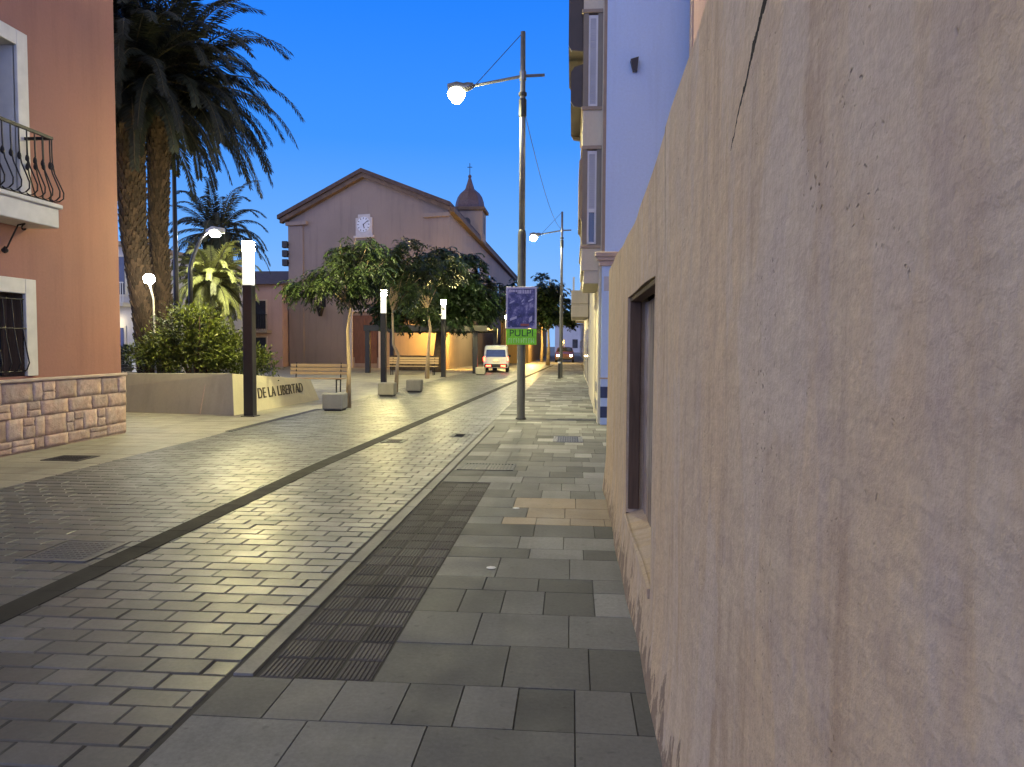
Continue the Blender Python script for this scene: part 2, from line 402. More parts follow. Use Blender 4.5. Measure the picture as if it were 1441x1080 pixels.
# ------------------------------------------------------------------ mesh builder
LOC = {}
class MB:
    def __init__(s):
        s.v = []; s.f = []; s.t = []
    def face(s, pts, tone=0.5):
        i = len(s.v)
        s.v.extend(tuple(p) for p in pts)
        s.f.append(tuple(range(i, i + len(pts))))
        s.t.append(tone)
    def mesh(s, vs, fs, tone=0.5):
        i = len(s.v)
        s.v.extend(tuple(p) for p in vs)
        for f in fs:
            s.f.append(tuple(i + k for k in f)); s.t.append(tone)
    def box(s, x0, y0, z0, x1, y1, z1, b=0.0, tone=0.5):
        if b <= 0:
            vs = [(x, y, z) for z in (z0, z1) for y in (y0, y1) for x in (x0, x1)]
            s.mesh(vs, [(0, 2, 3, 1), (4, 5, 7, 6), (0, 1, 5, 4), (2, 6, 7, 3), (0, 4, 6, 2), (1, 3, 7, 5)], tone)
            return s
        # chamfered box: convex hull pieces by faces
        X = (x0, x1); Y = (y0, y1); Z = (z0, z1)
        def P(i, j, k, ax):
            p = [X[i], Y[j], Z[k]]
            q = [(b if i == 0 else -b), (b if j == 0 else -b), (b if k == 0 else -b)]
            for a in range(3):
                if a != ax:
                    p[a] += q[a]
            return tuple(p)
        idx = {}
        base = len(s.v)
        for i in (0, 1):
            for j in (0, 1):
                for k in (0, 1):
                    for ax in range(3):
                        idx[(i, j, k, ax)] = len(s.v); s.v.append(P(i, j, k, ax))
        def add(*ks):
            s.f.append(tuple(idx[k] for k in ks)); s.t.append(tone)
        for i in (0, 1):
            q = [(i, 0, 0, 0), (i, 1, 0, 0), (i, 1, 1, 0), (i, 0, 1, 0)]
            add(*(q if i else q[::-1]))
            q = [(0, i, 0, 1), (0, i, 1, 1), (1, i, 1, 1), (1, i, 0, 1)]
            add(*(q if i else q[::-1]))
            q = [(0, 0, i, 2), (1, 0, i, 2), (1, 1, i, 2), (0, 1, i, 2)]
            add(*(q if i else q[::-1]))
        for i in (0, 1):
            for j in (0, 1):
                add((i, j, 0, 0), (i, j, 1, 0), (i, j, 1, 1), (i, j, 0, 1))
                add((i, 0, j, 0), (i, 1, j, 0), (i, 1, j, 2), (i, 0, j, 2))
                add((0, i, j, 1), (1, i, j, 1), (1, i, j, 2), (0, i, j, 2))
        for k in [(i, j, l) for i in (0, 1) for j in (0, 1) for l in (0, 1)]:
            add((*k, 0), (*k, 1), (*k, 2))
        return s
    def tube(s, pts, r, n=8, cap=True, tone=0.5, jit=0.0):
        pts = [Vector(p) for p in pts]
        rs = r if isinstance(r, (list, tuple)) else [r] * len(pts)
        ref = Vector((0, 0, 1)) if abs((pts[-1] - pts[0]).normalized().z) < 0.9 else Vector((1, 0, 0))
        rings = []
        for i, p in enumerate(pts):
            d = (pts[min(i + 1, len(pts) - 1)] - pts[max(i - 1, 0)]).normalized()
            a = d.cross(ref).normalized(); b = d.cross(a).normalized()
            ring = []
            for k in range(n):
                an = 2 * math.pi * k / n
                rr = rs[i] * (1 + (rnd.uniform(-jit, jit) if jit else 0))
                ring.append(p + a * math.cos(an) * rr + b * math.sin(an) * rr)
            rings.append(ring)
        vs = [q for ring in rings for q in ring]
        fs = []
        for i in range(len(pts) - 1):
            for k in range(n):
                fs.append((i * n + k, i * n + (k + 1) % n, (i + 1) * n + (k + 1) % n, (i + 1) * n + k))
        if cap:
            fs.append(tuple(range(n))[::-1]); fs.append(tuple((len(pts) - 1) * n + k for k in range(n)))
        s.mesh(vs, fs, tone)
        return s
    def lathe(s, c, prof, n=24, tone=0.5):
        vs = []; fs = []
        for r, z in prof:
            for k in range(n):
                a = 2 * math.pi * k / n
                vs.append((c[0] + r * math.cos(a), c[1] + r * math.sin(a), c[2] + z))
        for i in range(len(prof) - 1):
            for k in range(n):
                fs.append((i * n + k, i * n + (k + 1) % n, (i + 1) * n + (k + 1) % n, (i + 1) * n + k))
        fs.append(tuple(range(n))[::-1]); fs.append(tuple((len(prof) - 1) * n + k for k in range(n)))
        s.mesh(vs, fs, tone)
        return s
    def prism(s, a, b, tone=0.5):
        """two matching outlines joined by side faces"""
        n = len(a)
        s.mesh(list(a) + list(b), [tuple(range(n))[::-1], tuple(range(n, 2 * n))] + [(k, (k + 1) % n, n + (k + 1) % n, n + k) for k in range(n)], tone)
        return s
    def build(s, name, mat, parent=None, smooth=False, loc=None):
        o0 = Vector((0, 0, 0))
        if parent is not None:
            o0 = LOC[parent.name]
        elif loc is not None:
            o0 = Vector(loc)
        me = bpy.data.meshes.new(name)
        me.from_pydata([(p[0] - o0.x, p[1] - o0.y, p[2] - o0.z) for p in s.v], [], s.f)
        at = me.attributes.new('tone', 'FLOAT', 'FACE')
        at.data.foreach_set('value', s.t)
        if smooth:
            me.polygons.foreach_set('use_smooth', [True] * len(me.polygons))
        me.materials.append(mat if not isinstance(mat, str) else M[mat])
        me.update()
        o = bpy.data.objects.new(name, me)
        COL.objects.link(o)
        if parent is not None:
            o.parent = parent
        else:
            o.location = o0
        LOC[o.name] = o0
        return o

def tag(o, label, cat, group=None):
    o['label'] = label
    o['category'] = cat
    if group:
        o['group'] = group
    return o

def thing(name, label, cat, loc, group=None):
    o = bpy.data.objects.new(name, None)
    o.empty_display_size = 0.2
    COL.objects.link(o)
    o.location = loc
    LOC[o.name] = Vector(loc)
    return tag(o, label, cat, group)

def structure(o):
    o['kind'] = 'structure'
    return o

def dup(root, loc, label, rotz=0.0, scale=1.0):
    r = root.copy(); COL.objects.link(r)
    r.location = loc; r.rotation_euler = (0, 0, rotz); r.scale = (scale,) * 3
    r['label'] = label
    for ch in list(root.children):
        c = ch.copy(); COL.objects.link(c); c.parent = r
        for g in list(ch.children):
            d = g.copy(); COL.objects.link(d); d.parent = c
    return r

def text(name, body, size, mat, parent, loc, rot, ext=0.004, spacing=1.0, sx=1.0):
    cu = bpy.data.curves.new(name, 'FONT')
    cu.body = body; cu.size = size; cu.extrude = ext
    cu.align_x = 'CENTER'; cu.align_y = 'CENTER'
    cu.space_character = spacing
    tmp = bpy.data.objects.new(name, cu)
    COL.objects.link(tmp)
    bpy.context.view_layer.update()
    me = bpy.data.meshes.new_from_object(tmp.evaluated_get(bpy.context.evaluated_depsgraph_get()))
    bpy.data.objects.remove(tmp); bpy.data.curves.remove(cu)
    me.materials.clear(); me.materials.append(M[mat])
    o = bpy.data.objects.new(name, me)
    COL.objects.link(o)
    o.parent = parent
    o.location = Vector(loc) - LOC[parent.name]
    o.rotation_euler = rot
    o.scale = (sx, 1, 1)
    return o

# ------------------------------------------------------------------ ground and paving
g = MB(); g.box(-400, -60, -0.5, 400, 900, -0.02)
structure(g.build("ground", 'ground'))

def tile(mb, x0, y0, x1, y1, z, bev, tone, tilt=0.0, depth=0.008):
    dz = [rnd.uniform(-tilt, tilt) for _ in range(3)]
    def T(x, y):
        return z + dz[0] + dz[1] * (x - x0) / (x1 - x0) + dz[2] * (y - y0) / (y1 - y0)
    top = [(x0 + bev, y0 + bev), (x1 - bev, y0 + bev), (x1 - bev, y1 - bev), (x0 + bev, y1 - bev)]
    bot = [(x0, y0), (x1, y0), (x1, y1), (x0, y1)]
    vs = [(x, y, T(x, y)) for x, y in top] + [(x, y, z - depth) for x, y in bot]
    mb.mesh(vs, [(0, 1, 2, 3), (4, 5, 1, 0), (5, 6, 2, 1), (6, 7, 3, 2), (7, 4, 0, 3)], tone)

def pavers(mb, x0, x1, y0, y1, cw, ch, gap=0.006, bev=0.005, tilt=0.0015, z=0.0):
    y = y0; row = 0
    while y < y1 - 0.01:
        x = x0 - (cw * 0.5 if row % 2 else 0) + rnd.uniform(-0.02, 0.02)
        while x < x1 - 0.01:
            a, b = max(x, x0), min(x + cw, x1)
            if b - a > 0.03:
                tile(mb, a + gap / 2, y + gap / 2, b - gap / 2, min(y + ch, y1) - gap / 2, z, bev, rnd.random(), tilt)
            x += cw
        y += ch; row += 1

# dark bedding under the paved areas
j = MB(); j.box(-6.05, -3, -0.06, -1.57, 62, -0.007)
structure(j.build("road_bedding", 'joint'))
j = MB(); j.box(-1.57, -3, -0.06, 3.0, 62, -0.007)
structure(j.build("pavement_bedding", 'joint'))
j = MB(); j.box(-40, -3, -0.06, -6.05, 55, -0.007)
structure(j.build("plaza_bedding", 'joint'))

p = MB()
pavers(p, -6.05, -1.60, 0.6, 30, 0.28, 0.157, 0.006, 0.0065, 0.0016)
pavers(p, -6.05, -1.60, 30, 62, 0.45, 0.314)
structure(p.build("road", 'paver'))
far = MB(); far.box(-5.5, 62, -0.05, 0.6, 300, 0.0)
structure(far.build("road_far_stretch", 'ground'))

p = MB()
pavers(p, -14, -6.05, 0.6, 30, 0.6, 0.4, 0.005, 0.004, 0.0006)
pavers(p, -30, -14, 8, 30, 0.6, 0.4, 0.005, 0.004, 0.0006)
pavers(p, -30, -6.05, 30, 55, 1.2, 0.8, 0.005, 0.004, 0.0006)
structure(p.build("plaza", 'plaza'))

def chx(y):
    if y < 9: return -3.23
    return -3.23 + (y - 9) * 0.0345
p = MB(); y = 0.8
while y < 60:
    y2 = y + 0.5
    a, b = chx(y), chx(y2)
    p.mesh([(a - 0.10, y + .004, 0.006), (a + 0.10, y + .004, 0.006), (b + 0.10, y2 - .004, 0.006), (b - 0.10, y2 - .004, 0.006),
            (a - 0.105, y, 0.0), (a + 0.105, y, 0.0), (b + 0.105, y2, 0.0), (b - 0.105, y2, 0.0)],
           [(0, 1, 2, 3), (4, 5, 1, 0), (5, 6, 2, 1), (6, 7, 3, 2), (7, 4, 0, 3)], rnd.random())
    y = y2
structure(p.build("gutter", 'channel'))

# kerb band
p = MB(); y = 3.28
while y < 14:
    tile(p, -1.578, y, -1.475, y + 0.9, 0.006, 0.006, rnd.random(), 0.001, 0.02)
    y += 0.905
structure(p.build("kerb", 'kerbst'))

# ribbed strip, three tiles wide
p = MB(); y = 3.27
while y < 8.1:
    for k in range(3):
        x = -1.455 + k * 0.182
        tn = rnd.random()
        tile(p, x + .005, y + .005, x + 0.177, y + 0.217, -0.004, 0.003, tn, 0.0006)
        for q in range(7):          # raised ribs
            xx = x + 0.010 + q * 0.0228
            tile(p, xx, y + 0.010, xx + 0.020, y + 0.212, 0.0005, 0.0045, tn, 0, 0.005)
    y += 0.222
structure(p.build("tactile_paving", 'tactile'))

# pavement slabs in courses of mixed width, some paler
p = MB(); tn_mb = MB()
courses = []
y = 0.6
for h in (0.4, 0.36, 0.42, 0.36, 0.30, 0.46, 0.37):     # up to the ribbed strip at 3.27
    courses.append((y, h)); y += h
while y < 62:
    h = rnd.choice([0.26, 0.36, 0.40, 0.40, 0.46]) if y < 20 else 0.5
    courses.append((y, h)); y += h
done = False
for y, h in courses:
    xl = -1.575 if y < 3.2 else (-0.905 if y < 8.0 else (-1.46 if y < 13.7 else -1.6))
    xr = 0.52 if y < 7.6 else (2.9 if y < 14 else 0.7)
    x = xl
    tan = (not done) and 6.15 <= y < 7.0
    small = rnd.random() < 0.35
    ct = rnd.uniform(0.25, 0.55)
    while x < xr - 0.02:
        cw = rnd.choice([0.25, 0.3]) if small else rnd.choice([0.4, 0.5, 0.6, 0.35])
        x2 = min(x + cw, xr)
        if xr - x2 < 0.1: x2 = xr
        tone = min(1, max(0, ct + rnd.uniform(-0.2, 0.2) + (0.5 if rnd.random() < 0.2 else 0)))
        y0 = y
        is_tan = tan and x > -0.62
        tile(tn_mb if is_tan else p, x + .0012, y0 + .0012, x2 - .0012, y + h - .0012, 0.0, 0.0025, tone, 0.0012)
        x = x2
    if tan: done = y > 6.6
# fill the nearest corner between the last full course and the strip
structure(p.build("pavement", 'slab'))
if tn_mb.f:
    structure(tn_mb.build("tan_pavement_band", 'tan'))

# covers, grates, drain slots
def cover(label, x0, y0, x1, y1, mat, cat, bars, name="access_cover", lift=0.008):
    cx, cyy = (x0 + x1) / 2, (y0 + y1) / 2
    t = thing(name, label, cat, (cx, cyy, 0))
    m = MB()
    for a in ((x0, y0, x1, y0 + .03), (x0, y1 - .03, x1, y1), (x0, y0 + .03, x0 + .03, y1 - .03), (x1 - .03, y0 + .03, x1, y1 - .03)):
        m.box(a[0], a[1], -0.01, a[2], a[3], lift)
    m.build("frame", mat, t)
    m = MB(); m.box(x0 + .036, y0 + .036, -0.02, x1 - .036, y1 - .036, lift - 0.003 if not bars else -0.004)
    if not bars:
        n = 9
        for i in range(n):
            for k in range(n):
                xx = x0 + .07 + (x1 - x0 - .17) * i / (n - 1); yy = y0 + .07 + (y1 - y0 - .17) * k / (n - 1)
                m.box(xx, yy, lift - 0.003, xx + .03, yy + .012, lift + .001)
    m.build("lid", mat if not bars else 'joint', t)
    if bars:
        m = MB(); n = int((x1 - x0) / 0.045)
        for i in range(n):
            xx = x0 + .035 + (x1 - x0 - .07) * i / n
            m.box(xx, y0 + .03, -0.01, xx + .024, y1 - .03, lift - .002)
        m.build("bars", mat, t)
    return t
cover("slotted drain grate lying across the pavement end of the ribbed strip", -1.42, 9.05, -0.72, 9.55, 'castiron', "drain grate", True, "drain_grate")
cover("bluish square access cover in the pavement beyond the lamp-side slabs, near the white building", -0.30, 11.85, 0.18, 12.6, 'coversteel', "access cover", False)
cover("square access cover with sunken dark rim beside the gutter channel", -3.95, 4.9, -3.42, 5.45, 'paver', "access cover", False)
cover("small dark rectangular cover in the roadway short of the sign pole", -2.06, 12.3, -1.76, 12.75, 'castiron', "access cover", False)
cover("small dark cover beside the gutter, ahead of the grey stone cube seats", -3.02, 11.45, -2.66, 11.85, 'castiron', "access cover", False)
cover("dark cover in the slabs below the stone plinth of the orange house", -6.98, 9.15, -6.45, 9.6, 'castiron', "access cover", False)
cover("narrow dark slot drain running along the plaza edge by the planter", -6.12, 12.6, -5.99, 17.2, 'castiron', "slot drain", True, "slot_drain")
# two small blobs of litter on the slabs
for (x, y, lab) in ((-0.55, 5.05, "crumpled white scrap of paper on the grey slabs"), (-0.52, 6.95, "tiny white scrap of paper on the tan slabs")):
    m = MB(); m.lathe((x, y, 0.002), [(0.030, 0), (0.036, 0.002), (0.020, 0.005), (0.004, 0.006)], 7)
    tag(m.build("paper_scrap", 'white', loc=(x, y, 0.002)), lab, "litter")

# ------------------------------------------------------------------ near plaster wall with shuttered opening
WX = 0.38
t = thing("plaster_wall", "tall weathered taupe plaster wall with a long crack, filling the right side", "wall", (WX, 0, 0))
top = [(-4, 2.72), (-1, 2.66), (1.0, 2.62), (2.3, 2.58), (2.6, 2.54), (3.0, 2.49), (3.19, 2.465), (3.21, 2.45), (3.5, 2.42), (4.0, 2.345), (4.37, 2.32), (5.1, 2.325), (5.9, 2.34), (7.0, 2.34), (7.95, 2.33)]
def tz(y):
    for (a, za), (b, zb) in zip(top, top[1:]):
        if a <= y <= b:
            return za + (zb - za) * (y - a) / (b - a)
    return top[-1][1]
oy0, oy1, oz0, oz1 = 3.53, 5.12, 0.40, 1.88
m = MB()
ys = [-4 + 0.25 * i for i in range(48)]
ys = sorted(set([round(v, 3) for v in ys if v < 7.9] + [oy0, oy1, 7.95, 3.19, 3.21]))
zfr = [0.0, 0.12, 0.25, oz0, 0.7, 1.0, 1.3, 1.6, oz1, 1.95, 2.05]
def wx(y, z):   # gently uneven face, fatter at the foot
    f = 0.006 * math.sin(y * 2.1 + z) + 0.005 * math.sin(y * 5.3 - z * 2.0)
    foot = -0.035 * max(0, 1 - z / 0.35) if z < 0.35 else 0
    return WX + f + foot
for a, b in zip(ys, ys[1:]):
    zs = zfr + [None]
    for i in range(len(zs) - 1):
        z0 = zs[i]; z1 = zs[i + 1]
        za0 = za1 = z0
        if z1 is None: zb0, zb1 = tz(a), tz(b)
        else: zb0 = zb1 = z1
        if a >= oy0 - 1e-6 and b <= oy1 + 1e-6 and z0 >= oz0 - 1e-6 and z1 is not None and z1 <= oz1 + 1e-6:
            continue
        m.face([(wx(a, za0), a, za0), (wx(a, zb0), a, zb0), (wx(b, zb1), b, zb1), (wx(b, za1), b, za1)])
    # rounded-off top and back
    m.face([(wx(a, tz(a)), a, tz(a)), (WX + .05, a, tz(a) + .025), (WX + .05, b, tz(b) + .025), (wx(b, tz(b)), b, tz(b))])
    m.face([(WX + .05, a, tz(a) + .025), (WX + .35, a, tz(a)), (WX + .35, b, tz(b)), (WX + .05, b, tz(b) + .025)])
    m.face([(WX + .35, a, tz(a)), (WX + .35, a, 0), (WX + .35, b, 0), (WX + .35, b, tz(b))])
y = 7.95
for z0, z1 in zip(zfr, zfr[1:] + [tz(y)]):
    m.face([(wx(y, z0), y, z0), (wx(y, z1), y, z1), (WX + .35, y, z1), (WX + .35, y, z0)])
# reveals
D = 0.130
for (a, b) in (((oy0, oz0), (oy0, oz1)), ((oy0, oz1), (oy1, oz1)), ((oy1, oz1), (oy1, oz0))):
    m.face([(wx(*a), *a), (wx(*b), *b), (WX + D, *b), (WX + D, *a)])
m.build("wall", 'near_wall', t)
s_ = MB(); s_.prism([(WX - .012, oy0, oz0 - .06), (WX - .012, oy0, oz0 - .012), (WX + D, oy0, oz0 + .035), (WX + D, oy0, oz0 - .06)],
                    [(WX - .012, oy1, oz0 - .06), (WX - .012, oy1, oz0 - .012), (WX + D, oy1, oz0 + .035), (WX + D, oy1, oz0 - .06)])
s_.build("sill", 'near_wall', t)
s_ = MB()
nb = 9
for i in range(nb):
    a = oy0 + (oy1 - oy0) * i / nb; b = oy0 + (oy1 - oy0) * (i + 1) / nb
    s_.box(WX + D - .02 + rnd.uniform(0, .006), a + .004, oz0 + .02, WX + D + .03, b - .004, oz1 - .034, 0.005, rnd.random())
sh = s_.build("shutter", 'oldwood', t)
s_ = MB()
s_.box(WX + .012, oy1 - .03, oz0 + .03, WX + D - .045, oy1 - .003, oz1 - .003, 0.003)
s_.box(WX + .012, oy0 + .003, oz1 - .03, WX + D - .045, oy1 - .031, oz1 - .003, 0.003)
s_.build("lining", 'darkwood', t)

# ------------------------------------------------------------------ orange house on the left
FX = -7.73
t = thing("orange_house", "terracotta orange house with white window surrounds and stone plinth, far left", "house", (FX, 12.12, 0))
wins = [(8.55, 9.84, 3.52, 5.66), (8.55, 9.88, 1.08, 2.24)]
m = MB()
m.face([(FX, 12.12, 0), (FX, 12.12, 10), (-17, 12.12, 10), (-17, 12.12, 0)])
m.face([(-17, 3, 0), (-17, 3, 10), (FX, 3, 10), (FX, 3, 0)])
m.face([(-17, 12.12, 0), (-17, 12.12, 10), (-17, 3, 10), (-17, 3, 0)])
yy = [3, 8.55, 9.84, 9.88, 12.12]; zz = [0, 1.08, 2.24, 3.52, 5.66, 10]
for a, b in zip(yy, yy[1:]):
    for c, d in zip(zz, zz[1:]):
        hole = any(a >= w0 - 1e-6 and b <= w1 + 1e-6 and c >= w2 - 1e-6 and d <= w3 + 1e-6 for w0, w1, w2, w3 in wins)
        if not hole:
            m.face([(FX, a, c), (FX, b, c), (FX, b, d), (FX, a, d)])
m.build("wall", 'terracotta', t)
m = MB(); m.box(-17.3, 2.7, 10.0, FX + .5, 12.6, 10.2)
m.prism([(-17.3, 2.7, 10.2), (FX + .5, 2.7, 10.2), (FX - 4.5, 2.7, 11.8)], [(-17.3, 12.6, 10.2), (FX + .5, 12.6, 10.2), (FX - 4.5, 12.6, 11.8)])
m.build("roof", 'rooftile', t)
# stone plinth as laid blocks
m = MB(); m.box(FX + .001, 3, 0, FX + .030, 12.15, 1.0)
m.box(-17, 12.151, 0, FX + .029, 12.163, 1.0)
pl = m.build("plinth", 'mortar', t)
m = MB()
z = 0.02; hs = [0.17, 0.30, 0.22, 0.28]
for h in hs:
    y = 12.17 - rnd.uniform(0, .1)
    first = True
    while y > 5.5:
        L = rnd.uniform(0.16, 0.62)
        y0 = max(y - L, 5.5)
        sub = [(y0, y, z, z + h)]
        if L < 0.45 and rnd.random() < 0.5:
            zm = z + h * rnd.uniform(.4, .6)
            sub = [(y0, y, z, zm), (y0, y, zm, z + h)]
        for (a, b, c, d) in sub:
            pr = rnd.uniform(.045, .062)
            b_ = 12.172 if first else b - .006
            # rough-faced block: outer face broken into a small grid
            nx, nz = 5, 4
            vs = []; fs = []
            for iy in range(nx + 1):
                for iz in range(nz + 1):
                    edge = iy in (0, nx) or iz in (0, nz)
                    px_ = FX + (pr - .007 + rnd.uniform(-.006, .004) if edge else pr + rnd.uniform(-.012, .010))
                    jy = 0 if first and iy == nx else rnd.uniform(-.006, .006)
                    vs.append((px_, a + .006 + (b_ - a - .006) * iy / nx + jy, c + .004 + (d - c - .008) * iz / nz + (rnd.uniform(-.006, .006) if 0 < iy < nx else 0)))
            for iy in range(nx):
                for iz in range(nz):
                    k = iy * (nz + 1) + iz
                    fs.append((k, k + nz + 1, k + nz + 2, k + 1))
            # sides down to the mortar
            ring = [iy * (nz + 1) for iy in range(nx + 1)] + [nx * (nz + 1) + iz for iz in range(1, nz + 1)] + [iy * (nz + 1) + nz for iy in range(nx - 1, -1, -1)] + [iz for iz in range(nz - 1, 0, -1)]
            base = len(vs)
            for k in ring:
                vs.append((FX + .022, vs[k][1], vs[k][2]))
            nr = len(ring)
            for q in range(nr):
                fs.append((ring[(q + 1) % nr], ring[q], base + q, base + (q + 1) % nr))
            m.mesh(vs, fs, rnd.random())
        y = y0; first = False
    z += h
m.build("stone_blocks", 'stone', pl, True)
m = MB(); m.box(FX + .001, 3, 1.0, FX + .075, 12.19, 1.045, 0.008)
m.build("plinth_cap", 'beige', t)
# windows
for i, (w0, w1, w2, w3) in enumerate(wins):
    m = MB(); fw = 0.21
    for (a, b, c, d) in ((w1, w1 + fw, w2, w3 + fw), (w0 - fw, w0, w2, w3 + fw), (w0, w1, w3, w3 + fw)):
        m.box(FX - .02, a, c, FX + .045, b, d, 0.006)
    wf = m.build("window_surround", 'trim', t)
    m = MB()
    m.face([(FX, w1, w2), (FX, w1, w3), (FX - .3, w1, w3), (FX - .3, w1, w2)])
    m.face([(FX, w0, w2), (FX - .3, w0, w2), (FX - .3, w0, w3), (FX, w0, w3)])
    m.face([(FX, w0, w3), (FX - .3, w0, w3), (FX - .3, w1, w3), (FX, w1, w3)])
    m.face([(FX, w0, w2), (FX, w1, w2), (FX - .3, w1, w2), (FX - .3, w0, w2)])
    m.build("reveal", 'trim' if i == 0 else 'darkwood', wf)
    m = MB(); m.box(FX - .34, w0, w2, FX - .29, w1, w3)
    m.build("pane", 'glass', wf)
    m = MB(); mid = (w0 + w1) / 2
    for (a, b, c, d) in ((w0, w0 + .08, w2, w3), (w1 - .08, w1, w2, w3), (mid - .05, mid + .05, w2, w3), (w0 + .08, mid - .05, w3 - .08, w3), (mid + .05, w1 - .08, w3 - .08, w3)):
        m.box(FX - .288, a, c, FX - .24, b, d, 0.005)
    m.build("casement", 'darkwood', wf)
# lower window grille
m = MB()
for k in range(8):
    y = 8.65 + k * .165
    m.tube([(FX + .02, y, 2.16), (FX + .045, y, 1.75), (FX + .10, y, 1.42), (FX + .13, y, 1.27), (FX + .09, y, 1.17), (FX + .02, y, 1.15)], 0.009, 6)
for zq in (2.16, 1.75, 1.15):
    m.tube([(FX + (.02 if zq != 1.75 else .047), 8.56, zq), (FX + (.02 if zq != 1.75 else .047), 9.87, zq)], 0.009, 6)
m.build("window_grille", 'iron', t)
# balcony slab, bellied railing, scroll bracket
m = MB(); m.box(FX + .001, 7.9, 3.17, FX + .47, 10.02, 3.44, 0.01); m.box(FX + .001, 7.87, 3.44, FX + .51, 10.06, 3.50, 0.012)
bs = m.build("balcony_slab", 'trim', t)
m = MB()
RX = FX + .43
def belly(px, py, dx, dy):
    prof = [(0, 4.40), (0.0, 4.22), (0.005, 4.06), (.03, 3.92), (.09, 3.78), (.135, 3.67), (.13, 3.59), (.08, 3.545), (.02, 3.53), (-.02, 3.56)]
    m.tube([(px + dx * a, py + dy * a, z) for a, z in prof], 0.0095, 6)
    m.lathe((px, py, 4.02), [(.006, -.05), (.024, -.025), (.026, 0), (.02, .03), (.006, .06)], 8)
for k in range(14):
    belly(RX, 9.92 - k * .145, 1, 0)
for k in range(1, 4):
    belly(RX - k * .12, 9.95, 0, 1)
belly(RX, 9.96, .7, .7)
m.box(RX - .02, 7.9, 4.39, RX + .02, 9.97, 4.43)
m.box(FX, 9.932, 4.388, RX - .021, 9.968, 4.428)
m.box(RX - .012, 7.9, 3.51, RX + .012, 9.95, 3.535)
m.box(FX, 9.94, 3.512, RX - .013, 9.962, 3.534)
m.build("balcony_railing", 'iron', t)
for yb in (9.5, 8.4):
    m = MB()
    pts = []
    for i in range(24):
        a = i / 23 * 4.4; r = .018 + .028 * (1 - i / 23)
        pts.append((FX + .38 + r * math.cos(a + 1.5) - .03, yb, 3.10 + r * math.sin(a + 1.5)))
    m.tube(pts[::-1] + [(FX + .36, yb, 3.155), (FX + .26, yb, 3.14), (FX + .17, yb, 2.98), (FX + .10, yb, 2.85), (FX + .05, yb, 2.80)], 0.011, 6)
    m.lathe((FX + .06, yb, 2.80), [(.01, -.04), (.04, -.02), (.045, .01), (.02, .04), (.004, .06)], 8)
    m.build("scroll_bracket", 'iron', t)

# ------------------------------------------------------------------ white building on the right with bay window
BX, BY = 0.56, 14.59
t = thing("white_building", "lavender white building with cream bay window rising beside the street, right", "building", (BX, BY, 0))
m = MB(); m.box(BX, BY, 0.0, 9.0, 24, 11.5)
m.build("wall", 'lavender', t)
m = MB(); m.box(BX - .025, BY + .12, 0.0, BX - .002, 24, 11.4)
m.box(BX - .06, BY + .10, 0.0, BX - .002, BY + .42, 3.1, 0.01)
m.box(BX - .06, BY + 2.4, 0.0, BX - .002, BY + 2.8, 3.0, 0.01)
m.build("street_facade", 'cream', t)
m = MB()
for z0, z1 in ((.14, .36), (.53, .75)):
    m.box(BX - .004, BY - .012, z0, 9, BY - .001, z1)
    m.box(BX - .03, BY + .43, z0, BX - .003, BY + 2.39, z1)
m.build("tile_band", 'bluetile', t)
m = MB(); m.box(BX - .03, BY - .03, .90, 9, BY - .001, .93)
m.build("dado_rail", 'beige', t)
m = MB()
m.box(BX - .10, BY - .075, 3.20, 2.0, BY - .001, 3.27, 0.01); m.box(BX - .14, BY - .10, 3.27, 2.0, BY - .001, 3.37, 0.015); m.box(BX - .06, BY - .045, 3.10, 2.0, BY - .001, 3.20, 0.01)
m.build("cornice", 'beige', t)
m = MB(); m.box(BX - .01, BY - .006, 3.37, BX + .05, BY - .001, 11.4)
m.build("corner_trim", 'taupe', t)
m = MB(); m.box(.60, BY - .012, 2.62, .95, BY - .001, 2.9, 0.003)
m.build("plaque", 'shutter', t)
m = MB(); m.prism([(1.05, BY - .16, 6.98), (1.20, BY - .16, 7.02), (1.18, BY - .10, 6.78), (1.10, BY - .10, 6.78)], [(1.05, BY - .001, 6.98), (1.20, BY - .001, 7.02), (1.18, BY - .001, 6.78), (1.10, BY - .001, 6.78)])
m.build("wall_light_fitting", 'darkpole', t)
# bay
b0, b1 = BY + .14, BY + 2.9
VX = 0.16
m = MB()
m.box(VX, b0, 3.03, BX - .026, b1, 3.50)
m.box(VX + .05, b0 + .03, 2.78, BX - .026, b1 - .03, 3.03)
bay = m.build("bay_window", 'cream', t)
for z0, z1 in ((5.45, 6.15), (8.0, 8.9)):
    m = MB(); m.box(VX, b0, z0, BX - .026, b1, z1); m.build("spandrel", 'cream', bay)
m = MB()
for z0, z1 in ((3.50, 5.45), (6.15, 8.0)):
    m = MB()
    m.box(VX, b0, z0, VX + .10, b0 + .12, z1); m.box(BX - .12, b0, z0, BX - .026, b0 + .12, z1)
    m.box(VX, b1 - .12, z0, VX + .10, b1, z1)
    m.box(VX + .12, b0 + .12, z0, BX - .026, b1 - .12, z1)
    m.build("window_surround", 'greytaupe', bay)
for z in (3.50, 5.42, 6.17, 8.02):
    m = MB(); m.box(VX - .03, b0 - .03, z - .04, BX - .026, b1 + .02, z + .03, 0.008)
    m.build("bay_moulding", 'taupe', bay)
